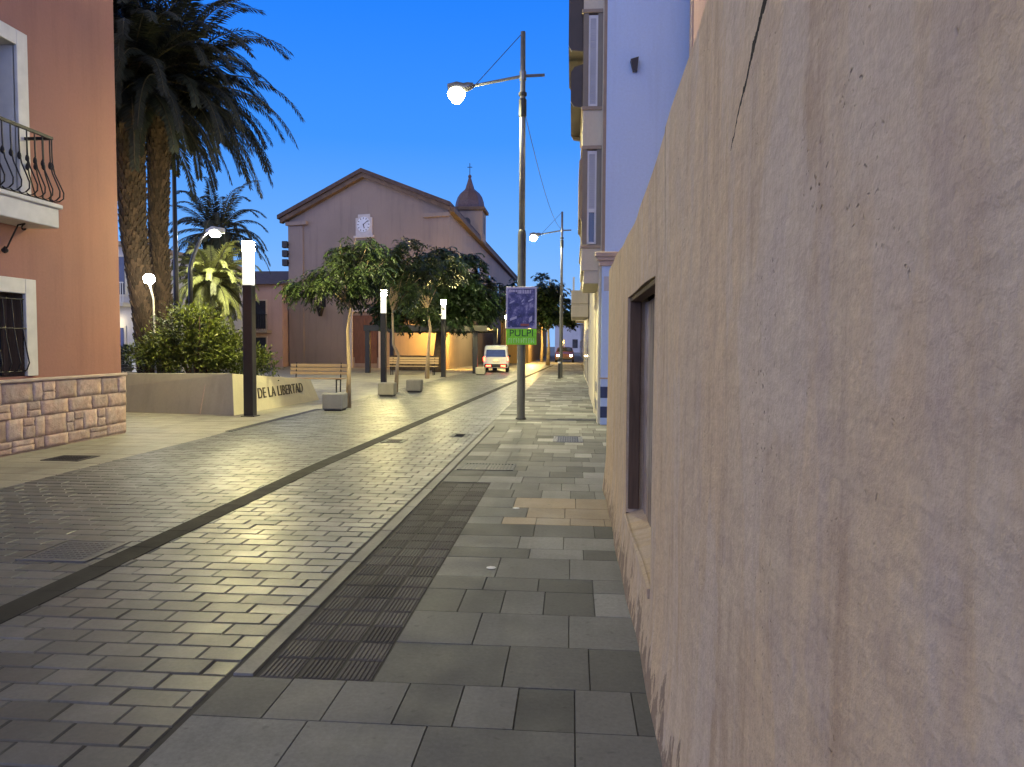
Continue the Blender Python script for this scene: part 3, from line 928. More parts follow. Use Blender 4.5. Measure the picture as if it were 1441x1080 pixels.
# narrow cheek windows
for z0, z1, closed in ((3.55, 5.36, .62), (6.22, 7.95, 1.0)):
    x0, x1 = VX + .10, BX - .12
    m = MB()
    for a in ((x0, x0 + .035, z0, z1), (x1 - .035, x1, z0, z1), (x0 + .035, x1 - .035, z0, z0 + .04), (x0 + .035, x1 - .035, z1 - .06, z1)):
        m.box(a[0], b0 + .03, a[2], a[1], b0 + .075, a[3])
    if closed < 1:
        m.box(x0 + .035, b0 + .03, z0 + .62, x1 - .035, b0 + .075, z0 + .69)
    wf = m.build("window_frame", 'white', t)
    zs = z1 - (z1 - z0) * closed
    m = MB(); m.box(x0 + .036, b0 + .055, z0 + .04, x1 - .036, b0 + .062, z1 - .06)
    m.build("pane", 'glass', wf)
    m = MB(); zc = max(zs, z0 + .04)
    while zc < z1 - .07:
        m.box(x0 + .036, b0 + .040, zc, x1 - .036, b0 + .052, zc + .043, 0.003); zc += .045
    m.build("roller_shutter", 'shutter', wf)
# street-side surrounds of the bay: dark projecting hoods
def hood(z0, z1, y0, y1, xx, mat):
    m = MB()
    pr = [(VX - .002, z0), (xx + .06, z0 + .03), (xx, z0 + .14), (xx, z1 - .16), (xx + .07, z1 - .05), (VX - .002, z1)]
    for (a, b) in ((y0, y0 + .10), (y1 - .10, y1)):
        m.prism([(x, a, z) for x, z in pr], [(x, b, z) for x, z in pr])
    m.box(xx, y0 + .10, z1 - .26, VX - .002, y1 - .10, z1 - .16); m.box(xx, y0 + .10, z0 + .10, VX - .002, y1 - .10, z0 + .2)
    h = m.build("window_hood", mat, t)
    m = MB(); m.box(xx + .09, y0 + .10, z0 + .2, xx + .11, y1 - .10, z1 - .26)
    m.build("pane", 'glass', h)
hood(7.30, 9.0, b0 + .12, b1 - .2, -.13, 'brown')
hood(6.22, 7.06, b0 + .12, b1 - .2, -.08, 'brown')
hood(4.0, 5.38, b0 + .25, b1 - .2, VX - .06, 'taupe')
# the roof edge
m = MB(); m.box(BX - .25, BY - .2, 11.5, 9.2, 24, 11.7, 0.02)
m.build("parapet", 'cream', t)

# salmon house seen over the wall at the right
t = thing("salmon_house", "salmon house corner seen just above the plaster wall top", "house", (2.15, 9.6, 0))
m = MB(); m.box(2.15, 9.6, 0, 8, 14.3, 9.5); m.build("wall", 'pinkhouse', t)
m = MB(); m.box(2.12, 14.05, 0, 2.15 - .001, 14.32, 9.5); m.build("corner_trim", 'beige', t)
m = MB(); m.box(1.95, 9.4, 9.5, 8.2, 14.4, 9.65, 0.02); m.build("roof", 'rooftile', t)

# buildings further up the right-hand side
def row_house(label, y0, y1, x, h, mat, balc, name="row_house", floors=3):
    t = thing(name, label, "building", (x, y0, 0))
    m = MB(); m.box(x, y0, 0, x + 9, y1, h); m.build("wall", mat, t)
    m = MB(); m.box(x - .3, y0, h, x + 9, y1, h + .25, 0.03); m.build("roof", 'taupe', t)
    for f in range(floors):
        for k in range(int((y1 - y0) / 3.2)):
            yc = y0 + 1.7 + k * 3.2
            z0 = 0.1 if f == 0 else 0.5 + f * 3.1
            if z0 + 2.2 > h: continue
            m = MB(); m.box(x - .03, yc - .6, z0, x - .001, yc + .6, z0 + 2.2, 0.006)
            wf = m.build("window", 'trim', t)
            m = MB(); m.box(x - .04, yc - .5, z0 + .08, x - .031, yc + .5, z0 + 2.1)
            m.build("pane", 'glass', wf)
    if balc:
        for (ya, yb, z0, z1, xx) in balc:
            m = MB(); m.box(xx, ya, z0, x - .031, yb, z0 + .42, 0.02); m.box(xx + .04, ya + .04, z0 + .42, x - .031, yb - .04, z0 + .50); m.box(xx, ya, z0 + .50, x - .031, yb, z1, 0.02)
            b = m.build("balcony", 'cream', t)
            for k in range(int((yb - ya) / .5) + 1):
                m = MB(); m.box(xx + .05, ya + .05 + k * .5, z1, xx + .12, ya + .12 + k * .5, z1 + .5)
                m.build("balcony_post", 'white', b)
    return t
row_house("cream building with heavy balcony beyond the white building on the right", 24.05, 40, 0.62, 3.9, 'cream', [(27.9, 31.5, 2.62, 3.62, -.06)], floors=1)
row_house("white house further up the right side of the street", 40.1, 60, 0.9, 7, 'whitehouse', [(44, 48, 3.0, 3.9, .2)], floors=2)
row_house("distant pale house on the right at the end of the street", 60.1, 120, 1.2, 6.5, 'whitehouse', None, floors=2)

# houses closing the far end of the street
t = thing("distant_house", "bright white house closing the far end of the street", "house", (-1, 170, 0))
m = MB(); m.box(-4, 170, 0, 12, 180, 6.2); m.build("wall", 'whitehouse', t)
m = MB(); m.box(-4.3, 169.6, 6.2, 12.3, 180, 6.6); m.build("roof", 'rooftile', t)
for k in range(4):
    m = MB(); m.box(-3 + k * 3, 169.95, 1, -1.8 + k * 3, 169.99, 3); m.build("window", 'glass', t)

# ------------------------------------------------------------------ church
FLx, FLy, FRx, FRy = -19.58, 50.2, -7.9, 47.0
BYb = 97.0
t = thing("church", "plain pink plaster church with gabled front and clock, across the plaza", "church", ((FLx + FRx) / 2, 48.6, 0))
EZ, PZ = 10.25, 12.85
mxp, myp = -13.8, (FLy + FRy) / 2
front = [(FLx, FLy, 0), (FRx, FRy, 0), (FRx, FRy, EZ), (mxp, myp, PZ - .05), (FLx, FLy, EZ)]
back = [(-19.3, BYb, 0), (-7.6, BYb, 0), (-7.6, BYb, EZ), (-13.5, BYb, PZ - .05), (-19.3, BYb, EZ)]
m = MB(); m.prism(front, back); m.build("wall", 'church', t)
def fp(s, out=0.0, z=0.0):
    """point on the facade: s metres from its left corner"""
    d = Vector((FRx - FLx, FRy - FLy, 0)); L = d.length; d.normalize()
    n = Vector((d.y, -d.x, 0))
    q = Vector((FLx, FLy, 0)) + d * s + n * out
    return (q.x, q.y, z)
FL_ = math.hypot(FRx - FLx, FRy - FLy)
def fbox(m, s0, s1, z0, z1, o0, o1):
    m.prism([fp(s0, o1, z0), fp(s1, o1, z0), fp(s1, o1, z1), fp(s0, o1, z1)], [fp(s0, o0, z0), fp(s1, o0, z0), fp(s1, o0, z1), fp(s0, o0, z1)])
# roof: two slabs overhanging
m = MB()
def slab(a, b, c, d, th):
    up = Vector((0, 0, th))
    A = [Vector(x) for x in (a, b, c, d)]
    m.prism(A, [x + up for x in A])
ovx, ovy = .62, .55
fl = Vector(fp(-.62, ovy, 0)); fr = Vector(fp(FL_ + .35, ovy, 0)); fm = Vector(fp(FL_ * .497, ovy, 0))
eL, eR = EZ - .10, EZ + .02
pk = PZ
slab((fl.x, fl.y, eL), (fm.x, fm.y, pk), (-13.5, BYb + .5, pk), (-20.0, BYb + .5, eL), .26)
slab((fm.x, fm.y, pk), (fr.x, fr.y, eR), (-7.2, BYb + .5, eR), (-13.5, BYb + .5, pk), .26)
m.build("roof", 'rooftile', t)
m = MB()
def rake(a, b, drop, dep):
    a = Vector(a); b = Vector(b); n = Vector((FRy - FLy, -(FRx - FLx), 0)).normalized()
    q = [a + Vector((0, 0, -.004)), b + Vector((0, 0, -.004)), b + Vector((0, 0, -drop)), a + Vector((0, 0, -drop))]
    m.prism(q, [x - n * dep for x in q])
rake(fp(-.5, .42, eL + .02), fp(FL_ * .497, .42, pk), .30, .41)
rake(fp(FL_ * .497 + .003, .42, pk), fp(FL_ + .25, .42, eR + .02), .30, .41)
m.prism([(FRx + .0, FRy - .3, EZ - .30), (FRx + .38, FRy - .3, EZ - .30), (FRx + .38, FRy - .3, EZ - .02), (FRx, FRy - .3, EZ - .02)],
        [(-7.6, BYb, EZ - .30), (-7.25, BYb, EZ - .30), (-7.25, BYb, EZ - .02), (-7.6, BYb, EZ - .02)])
m.build("eave", 'fascia', t)
m = MB()
fbox(m, -.12, 1.55, EZ - .55, EZ - .30, .002, .30); fbox(m, FL_ - 1.7, FL_ + .12, EZ - .55, EZ - .30, .002, .30)
fbox(m, -.04, 1.15, 0, EZ - .56, .002, .10); fbox(m, FL_ - 1.25, FL_ + .04, 0, EZ - .56, .002, .10)
fbox(m, 1.16, FL_ - 1.26, 0, .7, .002, .07)
m.build("pilaster", 'church', t)
# clock
sc_ = 5.95; zc = 9.5
m = MB()
fbox(m, sc_ - .62, sc_ + .62, zc - .72, zc + .45, .002, .09); fbox(m, sc_ - .75, sc_ + .75, zc - .86, zc - .72, .002, .16)
fbox(m, sc_ - .45, sc_ + .45, zc + .45, zc + .68, .002, .07)
ck = m.build("clock", 'clockstone', t)
m = MB(); n = 28
c0 = [fp(sc_ + .50 * math.cos(2 * math.pi * k / n), .13, zc + .50 * math.sin(2 * math.pi * k / n)) for k in range(n)]
c1 = [fp(sc_ + .50 * math.cos(2 * math.pi * k / n), .091, zc + .50 * math.sin(2 * math.pi * k / n)) for k in range(n)]
m.prism(c0, c1); m.build("clock_dial", 'clock', ck)
m = MB()
def hand(a, L, wd):
    ca, sa = math.cos(a), math.sin(a)
    q = [(-.05, -wd), (L, -wd), (L, wd), (-.05, wd)]
    pts = [(sc_ + x * ca - y * sa, zc + x * sa + y * ca) for x, y in q]
    m.prism([fp(x, .150, z) for x, z in pts], [fp(x, .134, z) for x, z in pts])
hand(R(-75), .26, .025); hand(R(35), .40, .02)
for k in range(12):
    a = 2 * math.pi * k / 12
    pts = [(sc_ + r * math.cos(a) - q * math.sin(a), zc + r * math.sin(a) + q * math.cos(a)) for r, q in ((.36, -.022), (.46, -.022), (.46, .022), (.36, .022))]
    m.prism([fp(x, .142, z) for x, z in pts], [fp(x, .132, z) for x, z in pts])
m.build("clock_hand", 'iron', ck)
# door
sd_ = 6.05
m = MB(); fbox(m, sd_ - 1.0, sd_ + 1.0, 0, 3.5, .002, .05)
for k in range(-1, 2):
    pass
dr = m.build("door", 'door', t)
m = MB()
for a in (-.85, .08):
    for z0, z1 in ((.3, 1.2), (1.4, 2.3), (2.5, 3.3)):
        fbox(m, sd_ + a, sd_ + a + .77, z0, z1, .051, .075)
m.build("door_panel", 'door', dr)
m = MB(); fbox(m, sd_ - 1.25, sd_ - 1.0, 0, 3.75, .002, .14); fbox(m, sd_ + 1.0, sd_ + 1.25, 0, 3.75, .002, .14); fbox(m, sd_ - 1.25, sd_ + 1.25, 3.75, 3.95, .002, .18)
m.build("door_surround", 'clockstone', dr)
# bell tower
tx0, tx1, ty0, ty1 = -9.75, -7.35, 60, 62.4
m = MB(); m.box(tx0, ty0, 10, tx1, ty1, 12.45)
tw = m.build("bell_tower", 'church', t)
m = MB(); m.box(tx0 - .22, ty0 - .22, 12.45, tx1 + .22, ty1 + .22, 12.72, 0.04)
m.build("tower_cornice", 'fascia', tw)
cxm, cym = (tx0 + tx1) / 2, (ty0 + ty1) / 2
m = MB(); m.lathe((cxm, cym, 12.72), [(1.20, 0), (1.22, .25), (1.16, .6), (1.02, 1.0), (.80, 1.32), (.52, 1.55), (.38, 1.68), (.30, 1.95), (.20, 2.25), (.13, 2.5), (.10, 2.58), (.15, 2.66), (.13, 2.78), (.04, 2.86)], 8)
m.build("dome", 'dome', tw)
m = MB(); m.box(cxm - .025, cym - .025, 15.5, cxm + .025, cym + .025, 16.5); m.box(cxm - .2, cym - .02, 16.15, cxm + .2, cym + .02, 16.2)
m.build("cross", 'iron', tw)
m = MB()
def arch_pts(c, wd, z0, z1):
    pts = [(c - wd, z0), (c + wd, z0)]
    for k in range(9):
        a = math.pi * k / 8
        pts.append((c + wd * math.cos(a), z1 + wd * math.sin(a)))
    return pts
q = arch_pts(cxm - .1, .33, 10.7, 11.55)
m.prism([(x, ty0 - .012, z) for x, z in q], [(x, ty0 - .002, z) for x, z in q])
q = arch_pts(cym, .33, 10.7, 11.75)
m.prism([(tx1 + .002, y, z) for y, z in q], [(tx1 + .012, y, z) for y, z in q])
m.build("belfry_opening", 'plastic', tw)
# nave windows along the street side
for k in range(5):
    yk = 52 + k * 8
    m = MB(); m.box(-7.9, yk, 6.0, -7.72, yk + 1.2, 8.0, 0.01)
    m.build("window", 'glass', t)
# wall lantern on the church front
t = thing("church_wall_lantern", "dark unlit lantern on a bracket on the church front", "lantern", fp(2.75, .1, 4.0))
m = MB(); lx, ly, _ = fp(2.75, .45, 0)
m.lathe((lx, ly, 3.45), [(.12, 0), (.28, .55), (.30, .62), (.10, .85), (.03, .95)], 6); m.build("lantern_body", 'iron', t)
m = MB(); m.tube([fp(2.75, .004, 4.7), fp(2.75, .3, 4.75), fp(2.75, .45, 4.4)], .04, 6); fbox(m, 2.6, 2.9, 4.1, 4.9, .003, .04); m.build("bracket", 'iron', t)
# three stacked dark floodlights on the left church corner
t = thing("floodlight_stack", "column of three dark box floodlights on the left church corner", "floodlights", (FLx - .1, FLy - .1, 7))
for k in range(3):
    m = MB(); zz_ = 6.95 + k * .62
    m.box(FLx - .45, FLy - .3, zz_, FLx - .08, FLy + .1, zz_ + .46, 0.03); m.box(FLx - .08, FLy - .12, zz_ + .15, FLx - .002, FLy - .04, zz_ + .3)
    m.build("floodlight", 'plastic', t)

# ------------------------------------------------------------------ houses on the far side of the plaza
t = thing("pink_house", "low pink house with balcony, left of the church across the plaza", "house", (-21.5, 49, 0))
m = MB(); m.box(-27.5, 49.2, 0, -19.75, 58, 5.6); m.build("wall", 'pinkhouse', t)
m = MB(); m.prism([(-27.8, 48.7, 5.6), (-27.8, 58, 7.4), (-27.8, 58, 5.6)], [(-19.66, 48.7, 5.6), (-19.66, 58, 7.4), (-19.66, 58, 5.6)]); m.build("roof", 'rooftile', t)
for (x0, x1, z0, z1) in ((-21.8, -20.9, 2.6, 4.5), (-24.6, -23.7, 2.6, 4.5), (-21.8, -20.9, .8, 2.0), (-24.5, -23.4, 0, 2.1)):
    m = MB(); m.box(x0 - .1, 49.15, z0 - .1, x1 + .1, 49.199, z1 + .1, 0.005); wf = m.build("window", 'beige', t)
    m = MB(); m.box(x0, 49.13, z0, x1, 49.149, z1); m.build("pane", 'glass', wf)
m = MB(); m.box(-25.2, 48.4, 2.3, -20.5, 49.198, 2.5, 0.02); b = m.build("balcony", 'taupe', t)
m = MB()
for k in range(40):
    x = -25.15 + k * .1185; m.box(x, 48.43, 2.5, x + .025, 48.455, 3.5)
m.box(-25.2, 48.42, 3.5, -20.5, 48.46, 3.55); m.build("balcony_railing", 'iron', b)
# flag hanging from the balcony
t = thing("flag", "small red and cream flag on a slanted pole at the pink house", "flag", (-21.9, 48.4, 3.3))
m = MB(); m.tube([(-22.0, 48.42, 3.0), (-21.6, 47.9, 5.3)], .025, 6); m.build("flagpole", 'iron', t)
def cloth(x0, mat_, za, zb):
    m = MB(); n = 8
    for i in range(n):
        for k in range(4):
            def P_(i, k):
                u = i / n; v = k / 4
                x = -21.62 - .18 * v + (u) * .62 - v * .3; z = za + (zb - za) * v - u * .25
                return (x, 47.88 + .06 * math.sin(u * 9 + v * 2), z)
            m.face([P_(i, k), P_(i + 1, k), P_(i + 1, k + 1), P_(i, k + 1)])
    return m.build("flag_cloth", mat_, t)
cloth(0, 'flagwhite', 5.2, 4.75); cloth(0, 'flagred', 4.748, 4.2)

t = thing("white_townhouse", "narrow white townhouse behind the palm, at the edge of the orange house", "house", (-22, 35, 0))
m = MB(); m.box(-30, 34.2, 0, -21.05, 46, 6.2); m.build("wall", 'whitehouse', t)
m = MB(); m.box(-30.2, 33.9, 6.2, -20.8, 46, 6.42, 0.03); m.build("roof", 'taupe', t)
for (x0, x1, z0, z1) in ((-22.3, -21.5, 3.9, 5.7), (-22.5, -21.6, .2, 2.3), (-25.5, -24.3, 3.4, 5.4)):
    m = MB(); m.box(x0 - .1, 34.15, z0 - .1, x1 + .1, 34.198, z1 + .1, 0.005); wf = m.build("window", 'trim', t)
    m = MB(); m.box(x0, 34.13, z0, x1, 34.149, z1); m.build("pane", 'glass', wf)
m = MB(); m.box(-22.9, 33.5, 3.3, -21.2, 34.14, 3.5, 0.02); b = m.build("balcony", 'trim', t)
m = MB()
for k in range(15):
    m.box(-22.85 + k * .115, 33.53, 3.5, -22.825 + k * .115, 33.555, 4.4)
m.box(-22.9, 33.52, 4.4, -21.2, 33.57, 4.45); m.build("balcony_railing", 'white', b)
t = thing("glowing_wall_lantern", "small lit lantern on the white townhouse beside the palm", "lantern", (-21.9, 33.9, 2.6))
m = MB(); m.lathe((-21.95, 33.75, 2.45), [(.05, 0), (.10, .08), (.11, .22), (.06, .3)], 10); m.build("lamp_glass", 'lantern', t)
m = MB(); m.tube([(-21.95, 34.195, 2.95), (-21.95, 33.75, 2.95), (-21.95, 33.75, 2.76)], .02, 6); m.lathe((-21.95, 33.75, 2.75), [(.14, 0), (.03, .08)], 10); m.build("bracket", 'iron', t)
# long house behind the back palm
t = thing("long_house", "long pale house closing the back of the plaza behind the palms", "house", (-34, 58, 0))
m = MB(); m.box(-48, 58.2, 0, -21, 66, 6.4); m.build("wall", 'pinkhouse', t)
m = MB(); m.prism([(-48.3, 57.8, 6.4), (-48.3, 66, 8), (-48.3, 66, 6.4)], [(-20.7, 57.8, 6.4), (-20.7, 66, 8), (-20.7, 66, 6.4)]); m.build("roof", 'rooftile', t)
for k in range(7):
    x = -46 + k * 3.4
    m = MB(); m.box(x, 58.15, 3.4, x + 1.1, 58.199, 5.2); m.build("window", 'glass', t)

# ------------------------------------------------------------------ planter with raised lettering
t = thing("planter", "low sloping concrete planter with raised dark lettering, holding the palms", "planter", (-7.4, 15.44, 0))
m = MB()
A0 = (-7.30, 15.42, 0); A1 = (-7.42, 15.62, .90)
B0 = (-15.0, 16.6, 0); B1 = (-15.0, 16.85, .80)
C0 = (-7.08, 20.2, 0); C1 = (-7.26, 20.0, .58)
D0 = (-15, 22, 0); D1 = (-15, 21.8, .7); E0 = (-9, 22, 0); E1 = (-9.2, 21.8, .6)
def inset(p, dx, dy, dz): return (p[0] + dx, p[1] + dy, p[2] + dz)
A2 = inset(A1, -.22, .2, 0); B2 = inset(B1, 0, .22, 0); C2 = inset(C1, -.22, -.1, 0); D2 = inset(D1, 0, -.2, 0); E2 = inset(E1, -.1, -.2, 0)
ring0 = [B0, A0, C0, E0, D0]; ring1 = [B1, A1, C1, E1, D1]; ring2 = [B2, A2, C2, E2, D2]
for k in range(5):
    q = (k + 1) % 5
    m.face([ring0[k], ring0[q], ring1[q], ring1[k]])
    m.face([ring1[k], ring1[q], ring2[q], ring2[k]])
    m.face([ring2[k], ring2[q], inset(ring2[q], 0, 0, -.3), inset(ring2[k], 0, 0, -.3)])
m.build("planter_wall", 'concrete', t)
m = MB(); m.face([inset(p_, 0, 0, -.10) for p_ in ring2]); m.build("soil", 'soil', t)
m = MB(); m.box(-15, 16.2, 0, -10.6, 16.55, .16, 0.01)
m.build("step", 'concrete', t)
m = MB()
A = Vector(A0); 
m.prism([(-8.13, 15.535, 0.02), (-8.11, 15.53, 0.02), (-8.03, 15.71, .86), (-8.05, 15.715, .86)], [(-8.13, 15.56, 0.02), (-8.11, 15.56, 0.02), (-8.03, 15.74, .86), (-8.05, 15.74, .86)])
m.build("joint_line", 'mortar', t)
# lamp glow painted as a paler slab on the street face, proud of the concrete
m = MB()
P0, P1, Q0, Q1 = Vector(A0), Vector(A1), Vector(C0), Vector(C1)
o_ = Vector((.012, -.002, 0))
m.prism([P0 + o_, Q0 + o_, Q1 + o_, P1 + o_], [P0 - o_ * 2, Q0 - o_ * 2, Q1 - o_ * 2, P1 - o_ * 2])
m.build("lamplit_face", 'litconcrete', t)
# lettering on the street face (tilted back a little)
d = (Vector(C0) - Vector(A0)).normalized(); up = (Vector(A1) - Vector(A0)).normalized()
up = (up - d * up.dot(d)).normalized(); nrm = d.cross(up).normalized()
mid = Vector(A0) + d * 2.22 + up * 0.39 + nrm * .020
rot = Matrix((d, up, nrm)).transposed().to_euler()
lt = text("lettering", "PL. DE LA LIBERTAD", 0.36, 'letters', t, mid, rot, 0.008, 1.05, 0.93)

# ------------------------------------------------------------------ lit column lamps
t = thing("column_lamp", "black column lamp with glowing top beside the planter lettering, nearest of its row", "lamp post", (-6.89, 15.34, 0), "column lamps along the plaza edge")
x, y = -6.89, 15.34
m = MB(); m.box(x - .105, y - .105, 0, x + .105, y + .105, 2.80, 0.012); m.box(x - .15, y - .15, 0, x + .15, y + .15, .02, 0.005); m.build("post", 'blackpost', t)
m = MB(); m.box(x - .098, y - .098, 2.801, x + .098, y + .098, 3.50, 0.012); m.build("diffuser", 'tube', t)
m = MB(); m.box(x - .100, y - .100, 3.501, x + .100, y + .100, 3.72, 0.012); m.build("lamp_head", 'tip', t)
m = MB(); m.box(x - .105, y - .105, 3.721, x + .105, y + .105, 3.745, 0.006); m.build("cap", 'blackpost', t)
for (q, lab) in (((-7.51, 29.04, 0), "black column lamp with glowing top behind the pale cube seat, second of its row"),
                 ((-6.21, 35.4, 0), "black column lamp with glowing top in front of the pergola, third of its row"),
                 ((-4.8, 54, 0), "black column lamp glowing behind the white van, farthest of its row")):
    dup(t, q, lab)

# ------------------------------------------------------------------ tall street lamps
def street_lamp(x, y, label):
    t = thing("street_lamp", label, "street lamp", (x, y, 0), "tall street lamps on the pavement")
    m = MB(); m.lathe((x, y, 0), [(.115, 0), (.115, .02), (.088, .04), (.086, 3.85), (.078, 3.92), (.066, 3.95)], 16); m.build("lower_pole", 'darkpole', t, True)
    m = MB(); m.lathe((x, y, 3.95), [(.065, 0), (.060, 2.7), (.056, 2.71), (.050, 4.03)], 14); m.build("upper_pole", 'greypole', t, True)
    m = MB(); m.lathe((x, y, 6.68), [(.062, 0), (.085, .01), (.085, .07), (.062, .08)], 14); m.lathe((x, y, 6.25), [(.061, 0), (.08, .02), (.08, .36), (.061, .38)], 10); m.build("collar", 'plastic', t)
    m = MB(); m.tube([(x + .45, y, 7.10), (x, y, 7.09), (x - 1.12, y, 6.90)], .032, 8); m.lathe((x, y, 7.0), [(.07, 0), (.07, .18)], 10); m.build("arm", 'greypole', t)
    m = MB(); m.tube([(x - .03, y, 7.94), (x - .98, y, 6.94)], .008, 5); m.build("stay_cable", 'darkpole', t)
    m = MB(); m.tube([(x - 1.02, y, 6.93), (x - 1.12, y, 6.91), (x - 1.22, y, 6.88), (x - 1.36, y, 6.88), (x - 1.55, y, 6.86)], [.05, .085, .10, .13, .11], 12)
    hd = m.build("lamp_housing", 'greypole', t, True)
    m = MB(); m.lathe((x - 1.38, y, 6.60), [(.02, 0), (.10, .02), (.16, .08), (.185, .16), (.16, .235), (.11, .262)], 18); m.build("bulb", 'sodium', hd, True)
    m = MB(); m.lathe((x - 1.38, y, 6.585), [(.09, 0), (.09, .01)], 16); m.build("lens", 'lens', hd)
    return t
sl = street_lamp(-1.07, 15.5, "tall street lamp with glowing head carrying the purple poster, on the pavement")
dup(sl, (-0.55, 36.0, 0), "farther tall street lamp with glowing head, beyond the poster pole")
# poster and lime panel on the pole
px, py = -1.07, 15.38
t = thing("poster_panel", "framed purple poster fixed to the near street lamp pole", "poster", (px, py, 1.9))
m = MB(); m.box(-1.385, py, 1.90, -.745, py + .022, 2.765, 0.004)
for zz_ in (2.1, 2.6):
    m.box(px - .11, py + .022, zz_, px + .11, py + .04, zz_ + .03)
m.build("frame", 'frame', t)
m = MB(); m.box(-1.345, py - .006, 1.925, -.785, py - .001, 2.725); m.build("poster_print", 'poster', t)
m = MB()
x = -1.325
for k, wd in enumerate((.05, .03, .06, .04, .03, .07, .05, .04, .06, .04)):
    hgt = .045 if k < 4 else .075
    m.box(x, py - .009, 2.70 - hgt, x + wd * .78, py - .0065, 2.70); x += wd
for (a, b, c, d_) in ((-1.31, 2.41, .10, .03), (-.92, 2.45, .10, .03), (-1.3, 2.06, .14, .05), (-.9, 2.02, .06, .10), (-1.06, 2.44, .05, .03)):
    m.prism([(a, py - .009, b), (a + c, py - .009, b + .05), (a + c, py - .009, b + .05 + d_), (a, py - .009, b + d_)], [(a, py - .0065, b), (a + c, py - .0065, b + .05), (a + c, py - .0065, b + .05 + d_), (a, py - .0065, b + d_)])
m.build("poster_lettering", 'frame', t)
m = MB(); m.box(-1.08, py - .009, 1.955, -.90, py - .0065, 2.00); m.build("poster_stripe", 'redpaint', t)
t = thing("lime_panel", "lime green panel with dark lettering under the purple poster", "sign", (px, py, 1.56))
m = MB(); m.box(-1.375, py - .002, 1.565, -.745, py + .018, 1.893, 0.004); m.box(px - .11, py + .018, 1.7, px + .11, py + .04, 1.73); m.build("panel", 'lime', t)
text("lettering", "PULPI", 0.20, 'limedark', t, (-1.06, py - .006, 1.80), (R(90), 0, 0), 0.002, 1.05, 1.0)
m = MB(); x = -1.33
for k in range(11):
    wd = rnd.uniform(.025, .045)
    m.box(x, py - .006, 1.60, x + .014, py - .003, 1.70); 
    if k % 3 != 1: m.box(x + .014, py - .006, 1.685 - (k % 2) * .05, x + wd, py - .003, 1.70 - (k % 2) * .05)
    x += .052
m.build("small_print", 'limelight', t)
# overhead cable between the two lamp poles
m = MB(); pts = []
for i in range(25):
    u = i / 24
    pts.append((-1.0 + .5 * u, 15.5 + 20.5 * u, 6.25 + .9 * u - 1.3 * 4 * u * (1 - u) * .45))
m.tube(pts, .007, 5)
tag(m.build("overhead_cable", 'plastic', loc=(-1, 15.5, 6.2)), "thin sagging cable strung between the two street lamp poles", "cable")

# other plaza lights
t = thing("camera_mast", "tall thin dark mast standing between the palms", "mast", (-13.3, 24, 0))
m = MB(); m.tube([(-13.3, 24, 0), (-13.3, 24, 4), (-13.3, 24, 8.15)], [.10, .085, .06], 10); m.build("pole", 'blackpost', t, True)
m = MB(); m.box(-13.55, 23.9, 7.35, -13.32, 24.1, 7.5, 0.02); m.tube([(-13.36, 24, 7.6), (-13.5, 24, 7.5)], .02, 6); m.build("camera_box", 'plastic', t)
m = MB(); m.box(-13.22, 23.95, 7.1, -13.15, 24.05, 7.3, 0.01); m.build("bracket", 'plastic', t)
t = thing("curved_lamp", "dark plaza lamp with arm and white lit head, in front of the back palm", "lamp post", (-14.4, 27, 0))
m = MB(); m.tube([(-14.4, 27, 0), (-14.4, 27, 4.4), (-14.25, 27, 4.9), (-13.95, 27, 5.5), (-13.7, 27, 5.75)], [.09, .085, .07, .06, .05], 10); m.build("pole", 'blackpost', t, True)
m = MB(); m.tube([(-13.75, 27, 5.76), (-13.5, 27, 5.80), (-13.05, 27, 5.78)], [.06, .16, .10], 12); hd = m.build("lamp_housing", 'shutter', t, True)
m = MB(); m.lathe((-13.4, 27, 5.56), [(.05, 0), (.17, .03), (.20, .08), (.1, .1)], 14); m.build("bulb", 'ledwhite', hd, True)
t = thing("globe_lamp", "small white glowing lamp on a thin stem before the big palm trunk", "lamp", (-10.05, 17.1, .8))
m = MB(); m.tube([(-10.02, 17.1, .6), (-10.05, 17.1, 2.6), (-10.14, 17.1, 2.98)], .022, 8); m.build("stem", 'white', t)
m = MB(); m.lathe((-10.15, 17.1, 2.98), [(.03, 0), (.10, .03), (.135, .12), (.10, .21), (.03, .24)], 14); m.build("bulb", 'globe', t, True)

# ------------------------------------------------------------------ cube seats
def cube_seat(x, y, lab, tn):
    t = thing("cube_seat", lab, "cube seat", (x, y, 0), "concrete cube seats by the young trees")
    m = MB(); m.box(x - .24, y - .22, .04, x + .24, y + .22, .41, 0.022); m.build("block", tn, t)
    m = MB(); m.box(x - .20, y - .18, 0, x + .20, y + .18, .04); m.build("foot", 'plastic', t)
M['cubegrey'] = plaster("grey_cube_concrete", (0.20, 0.20, 0.225), (0.17, 0.17, 0.19), 2.0, 0.2)
cube_seat(-5.55, 16.95, "bluish grey concrete cube seat in front of the nearest young tree", 'cubegrey')
cube_seat(-5.55, 21.9, "pale concrete cube seat below the second column lamp", 'concrete')
cube_seat(-5.17, 24.0, "pale concrete cube seat, third and farthest toward the pergola", 'concrete')
cube_seat(-4.75, 38.2, "small pale concrete cube beside the parked white van", 'concrete')

